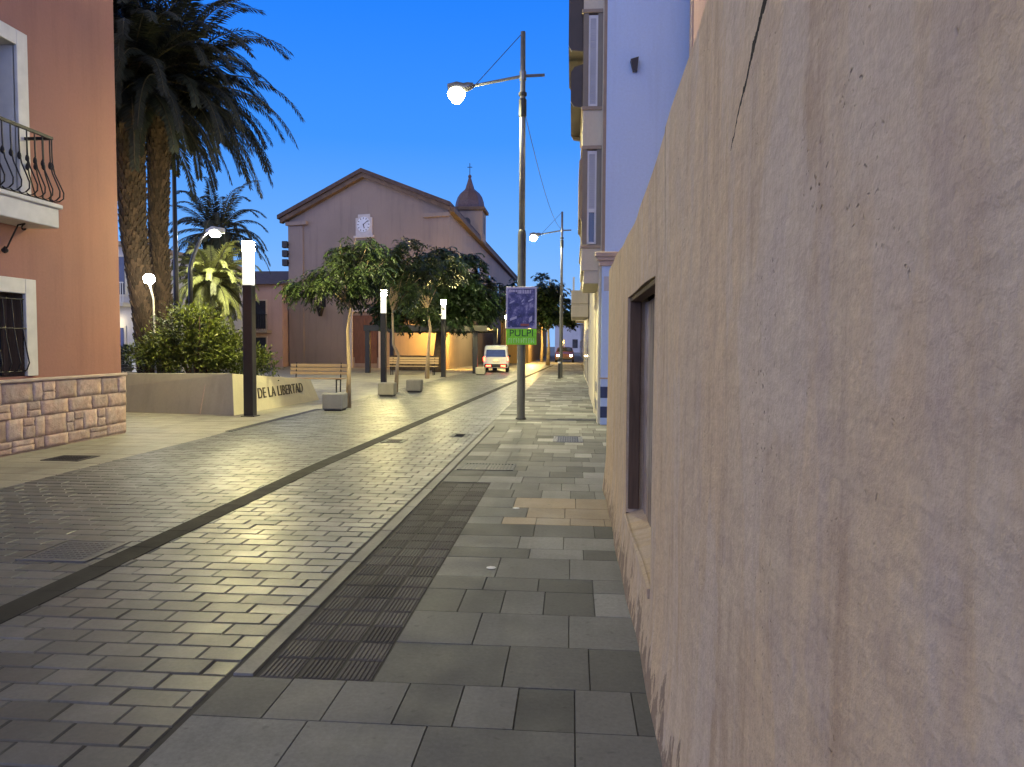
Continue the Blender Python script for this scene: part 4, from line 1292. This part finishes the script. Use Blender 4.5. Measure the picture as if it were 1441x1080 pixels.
# ------------------------------------------------------------------ benches
def bench(x, y, L, lab, ang=0.0):
    t = thing("park_bench", lab, "bench", (x, y, 0), "wooden slatted benches in the plaza")
    m = MB()
    for k in range(4): m.box(x - L / 2, y - .22 + k * .115, .43, x + L / 2, y - .12 + k * .115, .465, 0.006, rnd.random())
    m.build("seat", 'benchwood', t)
    m = MB()
    for k in range(3): m.box(x - L / 2, y + .25 + k * .025, .56 + k * .125, x + L / 2, y + .285 + k * .025, .66 + k * .125, 0.006, rnd.random())
    m.build("backrest", 'benchwood', t)
    for sx in (-1, 1):
        m = MB(); xx = x + sx * (L / 2 - .2)
        m.tube([(xx, y - .2, 0), (xx, y - .2, .43)], .022, 6); m.tube([(xx, y + .22, 0), (xx, y + .24, .43), (xx, y + .33, .95)], .022, 6); m.tube([(xx, y - .2, .415), (xx, y + .24, .415)], .022, 6)
        m.build("leg", 'iron', t)
    t.rotation_euler = (0, 0, ang)
bench(-8.3, 23.4, 1.9, "pale wooden bench with backrest behind the lettered planter wall")
bench(-8.2, 37.6, 2.6, "long dark bench before the pergola, lit from behind")

# ------------------------------------------------------------------ foliage builders
def rv(s=1.0):
    return Vector((rnd.gauss(0, s), rnd.gauss(0, s), rnd.gauss(0, s)))
def leafquad(m, p, d, up, L, W, tone):
    d = d.normalized(); s_ = d.cross(up)
    if s_.length < 1e-3: s_ = d.cross(Vector((1, 0, 0)))
    s_ = s_.normalized() * W * .5
    a = p + d * L * .45
    m.face([p, a - s_, p + d * L, a + s_], tone)
def sprig(m, p, d, L, n, lw, ll, tone, droop=.6):
    d = d.normalized(); pos = p.copy()
    for i in range(n):
        u = i / n
        step = (d + Vector((0, 0, -droop * u * 2))).normalized()
        pos = pos + step * (L / n)
        side = step.cross(Vector((0, 0, 1)))
        if side.length < .05: side = Vector((1, 0, 0))
        side.normalize()
        for sg in (-1, 1):
            ld = (side * sg * .8 + step * .55 + Vector((0, 0, -.35)) + rv(.18))
            leafquad(m, pos, ld, Vector((0, 0, 1)) + rv(.3), ll * rnd.uniform(.7, 1.15), lw, min(1, max(0, tone + rnd.uniform(-.2, .2))))
def tree(name, label, cat, base, trunk, tr, blobs, nsp, lw, ll, sl_, leafm, barkm, group=None, droop=.6, cull=0.0):
    t = thing(name, label, cat, base, group)
    B = Vector(base)
    m = MB()
    pts = [B + Vector(q) for q in trunk]
    n = len(pts)
    m.tube(pts, [tr * (1.25 if i == 0 else 1 - .45 * i / (n - 1)) for i in range(n)], 10, jit=.06)
    m.build("trunk", barkm, t, True)
    fork = pts[-1]
    m = MB()
    for (c, r) in blobs:
        C = B + Vector(c)
        for _ in range(4):
            e = C + Vector((rnd.uniform(-1, 1) * r[0] * .6, rnd.uniform(-1, 1) * r[1] * .6, rnd.uniform(-.2, .7) * r[2]))
            k = fork.lerp(e, .5) + Vector((0, 0, .12 * (e - fork).length)) + rv(.05)
            m.tube([fork, fork.lerp(k, .5) + rv(.03), k, e], [tr * .34, tr * .22, tr * .15, tr * .06], 6)
    m.build("branch", barkm, t, True)
    m = MB()
    wsum = sum(r[0] * r[1] * r[2] for _, r in blobs)
    for (c, r) in blobs:
        C = B + Vector(c)
        k = int(nsp * r[0] * r[1] * r[2] / wsum)
        # clumps inside the blob leave gaps
        nc = max(5, k // 16)
        cl = []
        for _ in range(nc):
            v = rv().normalized() * (rnd.random() ** .45)
            cl.append((C + Vector((v.x * r[0], v.y * r[1], v.z * r[2])), rnd.random()))
        for _ in range(k):
            cc, tn = rnd.choice(cl)
            p_ = cc + Vector((rnd.gauss(0, .16 * r[0]), rnd.gauss(0, .16 * r[1]), rnd.gauss(0, .14 * r[2])))
            out_ = (p_ - C); out_.z *= .5
            sprig(m, p_, out_.normalized() + rv(.4) + Vector((0, 0, .15)), sl_ * rnd.uniform(.6, 1.2), 7, lw, ll, tn * .8 + .1, droop)
    m.build("crown", leafm, t)
    return t
YT = "young street trees along the plaza edge"
tree("young_tree", "young feathery tree with pale thin trunk, nearest, by the grey cube seat", "tree", (-5.48, 17.74, 0),
     [(0, 0, 0), (.02, .02, 1.0), (.0, 0, 1.9), (.08, 0, 2.45)], .055,
     [((-.42, .1, 3.2), (.7, .65, .5)), ((.28, -.1, 3.55), (.65, .65, .5)), ((.05, .3, 4.0), (.55, .6, .42)), ((-.1, -.3, 2.85), (.55, .5, .35)), ((-.95, 0, 3.0), (.35, .45, .4)), ((.7, .1, 3.6), (.35, .4, .3))], 720, .038, .14, .45, 'leaf', 'bark', YT, .9)
tree("young_tree", "young tree with crooked pale trunk beside the second column lamp", "tree", (-5.77, 23.86, 0),
     [(0, 0, 0), (.05, 0, .8), (.10, .0, 1.2), (-.08, 0, 1.55), (-.1, 0, 2.6)], .06,
     [((-.6, .1, 4.3), (.7, .65, .38)), ((.5, 0, 4.1), (.7, .65, .6)), ((.1, .2, 4.6), (.6, .6, .4)), ((.75, -.2, 3.4), (.45, .5, .5)), ((.3, 0, 3.3), (.35, .4, .4))], 600, .048, .16, .48, 'leaf', 'bark', YT, .8)
tree("young_tree", "young tree with bare trunk lit yellow before the pergola", "tree", (-6.68, 33.7, 0),
     [(0, 0, 0), (.05, 0, 1.2), (.15, 0, 2.3), (.0, 0, 3.2)], .085,
     [((-.4, 0, 4.9), (1.1, .9, .6)), ((.5, .3, 5.2), (1.1, 1, .7)), ((.0, 0, 3.4), (.5, .45, .4)), ((-.6, 0, 3.9), (.8, .7, .5))], 620, .07, .2, .5, 'leaf', 'bark', YT, .7)
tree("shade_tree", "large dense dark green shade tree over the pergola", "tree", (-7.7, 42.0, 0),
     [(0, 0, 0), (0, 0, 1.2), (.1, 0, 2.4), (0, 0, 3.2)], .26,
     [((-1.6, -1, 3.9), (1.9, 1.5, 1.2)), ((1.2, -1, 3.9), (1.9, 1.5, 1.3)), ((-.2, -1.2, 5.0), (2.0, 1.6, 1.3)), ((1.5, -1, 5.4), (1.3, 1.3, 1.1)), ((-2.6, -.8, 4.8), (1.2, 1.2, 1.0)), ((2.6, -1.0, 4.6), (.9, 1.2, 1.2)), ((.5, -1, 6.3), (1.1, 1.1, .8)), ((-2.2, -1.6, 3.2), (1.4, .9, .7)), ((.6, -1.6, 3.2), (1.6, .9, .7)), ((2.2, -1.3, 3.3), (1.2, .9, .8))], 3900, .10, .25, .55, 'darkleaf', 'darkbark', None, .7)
tree("church_side_tree", "grey green tree at the church side behind the poster", "tree", (-5.6, 60, 0),
     [(0, 0, 0), (0, 0, 2.5), (.1, 0, 4.0)], .2,
     [((0, 0, 5.6), (1.5, 1.5, 1.5)), ((.6, 0, 4.6), (1.5, 1.4, 1.0))], 420, .16, .34, .7, 'darkleaf', 'darkbark')
for (x, y, sc, lab) in ((-1.9, 58, 1.0, "dark street tree right of the poster pole, nearer of the pair"), (-2.9, 70, 1.15, "dark street tree behind the poster, farther of the pair")):
    tree("street_tree", lab, "tree", (x, y, 0), [(0, 0, 0), (.05, 0, 1.5), (0, 0, 2.8 * sc)], .14,
         [((-.5, 0, 4.2 * sc), (1.4, 1.3, 1.2 * sc)), ((.7, 0, 4.4 * sc), (1.3, 1.2, 1.1 * sc)), ((0, 0, 5.8 * sc), (1.2, 1.2, 1.2 * sc)), ((.9, 0, 3.4 * sc), (1.0, 1, .8))], 620, .15, .32, .65, 'darkleaf', 'bark', "dark street trees up the road", .7)

# shrub in the planter
t = thing("shrub", "bright green leafy shrub spilling over the planter beside the palm", "shrub", (-9.0, 17.2, .7))
m = MB()
for k in range(26):
    a = rnd.uniform(0, 6.28)
    e = Vector((-9.0 + math.cos(a) * rnd.uniform(.4, 1.3), 17.2 + math.sin(a) * rnd.uniform(.2, .7), rnd.uniform(1.3, 2.2)))
    m.tube([(-9.0 + math.cos(a) * .2, 17.2 + math.sin(a) * .15, .7), ((-9.0 + e.x) / 2, (17.2 + e.y) / 2, 1.3), e], [.03, .02, .01], 5)
m.build("stem", 'darkbark', t)
m = MB()
def inell(c, r):
    v = rv().normalized() * rnd.random() ** .4
    return Vector((c[0] + v.x * r[0], c[1] + v.y * r[1], c[2] + v.z * r[2]))
for (c, r, k) in (((-9.1, 17.2, 1.75), (.95, .6, .55), 46), ((-8.5, 17.1, 1.45), (.8, .6, .5), 40), ((-9.8, 17.1, 1.40), (.6, .45, .35), 24), ((-7.95, 16.95, 1.2), (.5, .4, .38), 24), ((-9.0, 17.0, 1.15), (1.3, .5, .3), 26), ((-9.0, 17.1, 2.25), (.6, .4, .25), 12), ((-7.75, 17.6, 1.05), (.35, .6, .35), 16), ((-10.25, 16.9, 1.3), (.35, .35, .3), 10)):
    for _ in range(k):
        cc = inell(c, r); tn = rnd.random()
        for _ in range(80):
            p_ = cc + rv(.11)
            d_ = (p_ - Vector(c)) * 1.0 + rv(.5) + Vector((0, 0, .2))
            leafquad(m, p_, d_, Vector((0, 0, 1)) + rv(.5), rnd.uniform(.07, .12), rnd.uniform(.03, .05), min(1, max(0, tn * .7 + rnd.uniform(0, .3))))
m.build("foliage", 'bushleaf', t)

# palms
def frond(m, rib, p0, az, el, L, n, ll, lw, tone, sag=1.0):
    """arching frond: leaflets in m, rib in rib"""
    d = Vector((math.cos(az) * math.cos(el), math.sin(az) * math.cos(el), math.sin(el)))
    pos = Vector(p0); pts = [pos.copy()]
    side0 = Vector((-math.sin(az), math.cos(az), 0))
    for i in range(n):
        u = (i + 1) / n
        d = (d + Vector((0, 0, -sag * (0.035 + .10 * u * u) * 22 / n * 1.3))).normalized()
        pos = pos + d * (L / n)
        pts.append(pos.copy())
        if u < .10: continue
        nrm = side0.cross(d).normalized()
        prof = math.sin(min(1, (u - .08) * 1.25 + .18) * math.pi * .86) if u < .99 else .3
        prof = max(.25, min(1, prof * 1.1))
        for sg in (-1, 1):
            for h in (0, .33, .66):
                q = pos - d * (L / n) * h
                ld = side0 * sg * .85 + d * (.55 + .5 * u) + nrm * .22 * (1 if h else -.2) + Vector((0, 0, -.30)) + rv(.07)
                leafquad(m, q, ld, nrm + rv(.15), ll * prof * rnd.uniform(.85, 1.1), lw, min(1, max(0, tone + rnd.uniform(-.15, .15))))
    rib.tube(pts[::2] if len(pts) > 12 else pts, [max(.006, .03 * (1 - i / len(pts[::2]))) for i in range(len(pts[::2]))] if len(pts) > 12 else .012, 5, cap=False)
def palm(name, label, path, rad, top, nf, L, ll, lw, leafm, ribm='palmrib', group=None, elmin=-.9, elmax=1.35, n=26, sag=1.0):
    b = path[0]
    t = thing(name, label, "palm tree", b, group)
    m = MB()
    # trunk clad in old leaf bases
    pts = [Vector(q) for q in path]
    Ls = [0]
    for a, c in zip(pts, pts[1:]): Ls.append(Ls[-1] + (c - a).length)
    def along(s_):
        for i in range(len(pts) - 1):
            if s_ <= Ls[i + 1] or i == len(pts) - 2:
                u = (s_ - Ls[i]) / (Ls[i + 1] - Ls[i]); return pts[i].lerp(pts[i + 1], u), rad[i] + (rad[i + 1] - rad[i]) * u
    nn = 40
    P_ = [along(Ls[-1] * i / nn) for i in range(nn + 1)]
    m.tube([q for q, _ in P_], [r * .92 for _, r in P_], 16, jit=.04)
    rows = int(Ls[-1] / .115)
    for i in range(rows):
        q, r = along(Ls[-1] * (i + .5) / rows)
        k = 13
        for j_ in range(k):
            a = 2 * math.pi * (j_ + .5 * (i % 2)) / k + i * .07
            o = Vector((math.cos(a), math.sin(a), 0)); s_ = Vector((-math.sin(a), math.cos(a), 0))
            w_ = r * .23; h_ = rnd.uniform(.13, .20); pr = rnd.uniform(.03, .08)
            c = q + o * r * .9
            v = [c - s_ * w_ + Vector((0, 0, -.06)), c + s_ * w_ + Vector((0, 0, -.06)), c + s_ * w_ * .55 + o * pr + Vector((0, 0, h_)), c - s_ * w_ * .55 + o * pr + Vector((0, 0, h_)), c - s_ * w_ * .5 + Vector((0, 0, h_ - .03)), c + s_ * w_ * .5 + Vector((0, 0, h_ - .03))]
            m.mesh(v, [(0, 1, 2, 3), (3, 2, 5, 4), (0, 3, 4), (1, 5, 2)], rnd.random())
    m.build("trunk", 'palmbark', t)
    m = MB(); rib = MB()
    for k in range(nf):
        u = (k + .5) / nf
        el = elmin + (elmax - elmin) * u + rnd.uniform(-.12, .12)
        az = k * 2.39996 + rnd.uniform(-.25, .25)
        frond(m, rib, Vector(top) + Vector((math.cos(az), math.sin(az), 0)) * .18 + Vector((0, 0, .35 * u)), az, el, L * rnd.choice([rnd.uniform(.72, .95), rnd.uniform(.9, 1.12)]) * (1 - .15 * abs(u - .5)), n, ll, lw, rnd.random(), sag)
    cr = m.build("crown", leafm, t)
    rib.build("rib", ribm, cr)
    return t
PG = "date palms in the planter"
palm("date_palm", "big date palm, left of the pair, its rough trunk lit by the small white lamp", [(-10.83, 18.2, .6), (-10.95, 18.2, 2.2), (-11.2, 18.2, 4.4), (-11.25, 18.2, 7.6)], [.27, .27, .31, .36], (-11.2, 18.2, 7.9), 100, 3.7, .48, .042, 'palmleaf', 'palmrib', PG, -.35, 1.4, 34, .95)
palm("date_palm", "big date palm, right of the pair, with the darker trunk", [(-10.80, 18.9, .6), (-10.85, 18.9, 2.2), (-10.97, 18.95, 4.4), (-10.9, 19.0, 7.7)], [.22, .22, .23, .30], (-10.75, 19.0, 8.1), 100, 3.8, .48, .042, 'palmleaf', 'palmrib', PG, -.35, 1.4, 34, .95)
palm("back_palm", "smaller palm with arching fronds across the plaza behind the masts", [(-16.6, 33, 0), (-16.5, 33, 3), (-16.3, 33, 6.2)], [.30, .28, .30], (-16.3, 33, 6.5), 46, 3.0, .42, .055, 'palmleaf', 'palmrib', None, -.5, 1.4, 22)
palm("pale_palm", "low bushy palm with pale yellow green fronds lit by the plaza lamp", [(-14.9, 29.5, 0), (-14.9, 29.5, 2), (-14.8, 29.5, 3.8)], [.24, .24, .26], (-14.8, 29.5, 4.0), 64, 2.1, .45, .045, 'litleaf', 'palmrib', None, -.9, 1.45, 26, 1.1)

# ------------------------------------------------------------------ pergola
t = thing("pergola", "dark metal pergola under the big shade tree before the church", "pergola", (-8, 41.5, 0))
for (x, y) in ((-11.2, 39.9), (-5.3, 40.2), (-4.75, 45.4), (-11.2, 45.4), (-8.2, 45.4)):
    m = MB(); m.box(x - .13, y - .13, 0, x + .13, y + .13, 2.3, 0.01); m.build("post", 'blackpost', t)
m = MB(); m.box(-11.4, 39.75, 2.3, -4.6, 40.1, 2.62, 0.01); m.box(-11.4, 45.2, 2.3, -4.6, 45.5, 2.62, 0.01)
for k in range(14):
    x = -11.3 + k * .5; m.box(x, 40.1, 2.4, x + .1, 45.2, 2.55)
m.build("beam", 'blackpost', t)
m = MB()
for x in (-9.2, -7.0, -5.4):
    m.box(x - .3, 45.501, 2.36, x + .3, 45.54, 2.50)
m.build("hidden_washer", 'amber', t)  # unseen amber washers added behind the rear beam to warm the church wall
# low stone wall under the pergola
t = thing("low_wall", "low brown stone wall under the pergola", "wall", (-9, 44, 0))
m = MB(); m.box(-11, 44.2, 0, -8.4, 44.5, .9, 0.02); m.build("wall", 'darkbark', t)
# ochre garden wall lit beyond the van
t = thing("ochre_wall", "ochre street wall lit warm beyond the white van", "wall", (-4.9, 56, 0))
m = MB(); m.box(-6.2, 64, 0, -3.8, 110, 3.6); m.build("wall", 'ochre', t)
m = MB(); m.box(-6.3, 63.9, 3.6, -3.7, 110, 3.75, 0.02); m.build("coping", 'taupe', t)
t = thing("ochre_wall_lantern", "warm lantern fixed on the ochre street wall", "lantern", (-3.7, 66, 2.9))
m = MB(); m.lathe((-3.6, 66, 2.7), [(.06, 0), (.11, .06), (.12, .25), (.06, .3)], 10); m.build("lamp_glass", 'warm', t)
m = MB(); m.tube([(-3.8, 66, 3.1), (-3.6, 66, 3.12), (-3.6, 66, 3.0)], .02, 6); m.build("bracket", 'iron', t)

# ------------------------------------------------------------------ vehicles
def wheel(t, x, y, r, wd, sgn):
    m = MB(); n = 20
    prof = [(r * .62, -wd / 2), (r * .93, -wd / 2), (r, -wd * .3), (r, wd * .3), (r * .93, wd / 2), (r * .62, wd / 2)]
    vs = []; fs = []
    for a, xx in prof:
        for k in range(n):
            an = 2 * math.pi * k / n; vs.append((x + xx, y + a * math.cos(an), r + a * math.sin(an)))
    for i in range(len(prof)):
        i2 = (i + 1) % len(prof)
        for k in range(n): fs.append((i * n + k, i2 * n + k, i2 * n + (k + 1) % n, i * n + (k + 1) % n))
    m.mesh(vs, fs); ty = m.build("wheel", 'rubber', t)
    m = MB(); ci = [(x + sgn * wd * .35, y + r * .62 * math.cos(2 * math.pi * k / n), r + r * .62 * math.sin(2 * math.pi * k / n)) for k in range(n)]
    cj = [(x - sgn * wd * .2, p_[1], p_[2]) for p_ in ci]
    m.prism(ci, cj); m.build("rim", 'rim', ty)
def body_loft(m, secs):
    """secs: list of (y, [(x,z)...]) right-half outlines, mirrored"""
    rings = []
    for y, pr in secs:
        rings.append([(x, y, z) for x, z in pr] + [(-x, y, z) for x, z in pr[::-1]])
    n = len(rings[0]); vs = [q for r_ in rings for q in r_]; fs = []
    for i in range(len(rings) - 1):
        for k in range(n): fs.append((i * n + k, i * n + (k + 1) % n, (i + 1) * n + (k + 1) % n, (i + 1) * n + k))
    fs.append(tuple(range(n))[::-1]); fs.append(tuple((len(rings) - 1) * n + k for k in range(n)))
    return vs, fs
def van(cx, cyy, rot):
    t = thing("parked_van", "small white van seen from behind with glowing tail lamps by the pergola", "van", (cx, cyy, 0))
    t0 = t.location.copy(); LOC[t.name] = Vector((0, 0, 0))
    def sec(wt, wm, wb, zt):
        return [(wb, .32), (wm, .45), (wm, .95), (wm - .03, 1.0), (wt + .03, zt - .12), (wt - .06, zt), (0.0, zt + .02)]
    secs = [(0.0, sec(.70, .80, .76, 1.72)), (.07, sec(.73, .85, .80, 1.80)), (.3, sec(.74, .87, .83, 1.84)), (2.4, sec(.74, .87, .83, 1.84)), (2.75, sec(.70, .87, .83, 1.74)),
            (3.35, [(.83, .32), (.87, .45), (.86, .95), (.83, 1.0), (.72, 1.14), (.62, 1.18), (0, 1.2)]), (4.05, [(.80, .32), (.84, .45), (.82, .80), (.78, .86), (.64, .93), (.5, .95), (0, .96)]), (4.2, [(.72, .34), (.76, .45), (.74, .7), (.7, .74), (.55, .8), (.4, .82), (0, .82)])]
    m = MB(); vs, fs = body_loft(m, secs); m.mesh(vs, fs); body = m.build("body", 'vanwhite', t)
    def panel(name, pts, out, mat, par=t):
        m = MB(); o = Vector(out); a = [Vector(q) + o for q in pts]; m.prism(a, [q - o * .9 for q in a]); return m.build(name, mat, par)
    panel("rear_window", [(-.68, 0, 1.06), (.68, 0, 1.06), (.64, .02, 1.55), (-.64, .02, 1.55)], (0, -.02, 0), 'glass')
    for sg in (-1, 1):
        panel("side_window", [(sg * .862, .3, 1.04), (sg * .862, 1.45, 1.04), (sg * .775, 1.45, 1.60), (sg * .775, .34, 1.60)], (sg * .014, 0, 0), 'glass')
        panel("side_window", [(sg * .862, 1.6, 1.04), (sg * .862, 2.75, 1.04), (sg * .775, 2.45, 1.60), (sg * .775, 1.6, 1.60)], (sg * .014, 0, 0), 'glass')
        m = MB(); m.box(sg * .80 - .055, -.035, .78, sg * .80 + .055, -.001, 1.05, 0.01); m.build("tail_lamp", 'tail', t)
        wheel(t, sg * .76, .75, .31, .2, sg); wheel(t, sg * .76, 3.35, .31, .2, sg)
        m = MB(); m.box(sg * .90 - .08, 2.62, 1.0, sg * .90 + .08, 2.75, 1.18, 0.02); m.build("mirror", 'plastic', t)
    m = MB(); m.box(-.78, -.08, .36, .78, -.002, .58, 0.02); bp_ = m.build("bumper", 'plastic', t)
    m = MB(); m.box(-.26, -.03, .66, .26, -.002, .78); pl_ = m.build("number_plate", 'plate', t)
    m = MB(); m.box(-.14, -.05, .80, .14, -.002, .84); m.build("plate_lamp", 'platelamp', pl_)
    for sg in (-1, 1):
        m = MB(); m.box(sg * .5 - .16, -.095, .40, sg * .5 + .16, -.081, .50); m.build("reflector_lamp", 'tail', bp_)
    t.location = (cx, cyy, 0); t.rotation_euler = (0, 0, rot); t.scale = (.84,) * 3
van(-4.35, 42.0, R(4))
def car(cx, cyy, rot):
    t = thing("oncoming_car", "dark car with lit headlamps far up the street", "car", (cx, cyy, 0))
    LOC[t.name] = Vector((0, 0, 0))
    secs = [(0, [(.70, .3), (.74, .4), (.72, .62), (.66, .70), (.3, .74), (0, .75)]), (.12, [(.80, .26), (.84, .4), (.83, .68), (.76, .78), (.3, .82), (0, .83)]), (1.0, [(.84, .24), (.88, .4), (.87, .8), (.8, .92), (.3, .97), (0, .98)]),
            (1.75, [(.84, .24), (.88, .4), (.87, .88), (.68, 1.36), (.4, 1.42), (0, 1.43)]), (3.0, [(.84, .24), (.88, .4), (.87, .9), (.68, 1.38), (.4, 1.44), (0, 1.45)]), (3.9, [(.80, .26), (.84, .4), (.83, .9), (.66, 1.05), (.4, 1.1), (0, 1.1)]), (4.05, [(.7, .3), (.76, .45), (.74, .8), (.6, .9), (.3, .92), (0, .92)])]
    m = MB(); vs, fs = body_loft(m, secs); m.mesh(vs, fs); m.build("body", 'carpaint', t)
    m = MB(); a = [(-.70, 1.10, 1.0), (.70, 1.10, 1.0), (.58, 1.70, 1.36), (-.58, 1.70, 1.36)]
    m.prism([Vector(q) + Vector((0, -.03, .03)) for q in a], [Vector(q) + Vector((0, 0, .0)) for q in a]); m.build("windscreen", 'glass', t)
    for sg in (-1, 1):
        m = MB(); m.box(sg * .60 - .12, -.03, .56, sg * .60 + .12, .05, .70, 0.02); m.build("headlight", 'head', t)
        wheel(t, sg * .78, .8, .3, .2, sg); wheel(t, sg * .78, 3.2, .3, .2, sg)
    m = MB(); m.box(-.7, -.06, .3, .7, .0, .46, 0.02); m.build("bumper", 'plastic', t)
    t.location = (cx, cyy, 0); t.rotation_euler = (0, 0, rot); LOC[t.name] = Vector((cx, cyy, 0))
car(-0.72, 68, 0)

# ------------------------------------------------------------------ small street furniture
t = thing("bollard", "short dark bollard standing up the street beyond the poster pole", "bollard", (-.61, 34.9, 0))
m = MB(); m.lathe((-.61, 34.9, 0), [(.08, 0), (.075, .04), (.06, .06), (.06, .85), (.068, .87), (.068, .95), (.03, 1.0)], 12); m.build("post", 'plastic', t)
m = MB(); m.lathe((-.61, 34.9, .72), [(.0615, 0), (.0615, .08)], 12); m.build("band", 'white', t)
t = thing("white_post", "short white pillar beyond the palm trunk on the plaza", "pillar", (-17.4, 28.5, 0))
m = MB(); m.box(-17.6, 28.3, 0, -17.2, 28.7, .95, 0.02); m.build("pillar", 'white', t)
m = MB(); m.box(-17.66, 28.24, .95, -17.14, 28.76, 1.03, 0.02); m.build("cap", 'white', t)
t = thing("potted_plant", "dark round potted plant below the glowing wall lantern", "potted plant", (-18.6, 29.5, 0))
m = MB(); m.lathe((-18.6, 29.5, 0), [(.22, 0), (.30, .5), (.34, .52), (.34, .6), (.28, .6)], 14); m.build("pot", 'plastic', t)
m = MB()
for _ in range(900):
    p_ = inell((-18.6, 29.5, 1.0), (.45, .45, .45)); leafquad(m, p_, p_ - Vector((-18.6, 29.5, .9)) + rv(.2), Vector((0, 0, 1)), .14, .06, rnd.random())
m.build("foliage", 'darkleaf', t)
# bicycle leaning past the corner of the orange house
def bicycle(cx, cyy, rot):
    t = thing("parked_bicycle", "dark bicycle parked behind the corner of the orange house", "bicycle", (cx, cyy, 0))
    LOC[t.name] = Vector((0, 0, 0))
    for x in (0, 1.05):
        m = MB(); m.tube([(x + .34 * math.cos(2 * math.pi * k / 24), 0, .34 + .34 * math.sin(2 * math.pi * k / 24)) for k in range(25)], .018, 6, cap=False); w_ = m.build("wheel", 'rubber', t)
        m = MB()
        for k in range(10):
            a = 2 * math.pi * k / 10; m.tube([(x, 0, .34), (x + .33 * math.cos(a), 0, .34 + .33 * math.sin(a))], .003, 4)
        m.build("spokes", 'rim', w_)
    m = MB()
    for a, b in (((0, .34), (.42, .30)), ((0, .34), (.32, .82)), ((.42, .30), (.32, .82)), ((.42, .30), (.88, .78)), ((.32, .80), (.86, .82)), ((1.05, .34), (.86, .95))):
        m.tube([(a[0], 0, a[1]), (b[0], 0, b[1])], .016, 6)
    m.build("frame", 'plastic', t)
    m = MB(); m.tube([(.84, -.28, 1.0), (.86, 0, .97), (.84, .28, 1.0)], .014, 6); m.build("handlebar", 'rim', t)
    m = MB(); m.box(.18, -.07, .86, .44, .07, .92, 0.02); m.tube([(.32, 0, .8), (.31, 0, .87)], .014, 6); m.build("saddle", 'plastic', t)
    t.location = (cx, cyy, 0); t.rotation_euler = (0, 0, rot); LOC[t.name] = Vector((cx, cyy, 0))
bicycle(-13.6, 20.9, R(20))
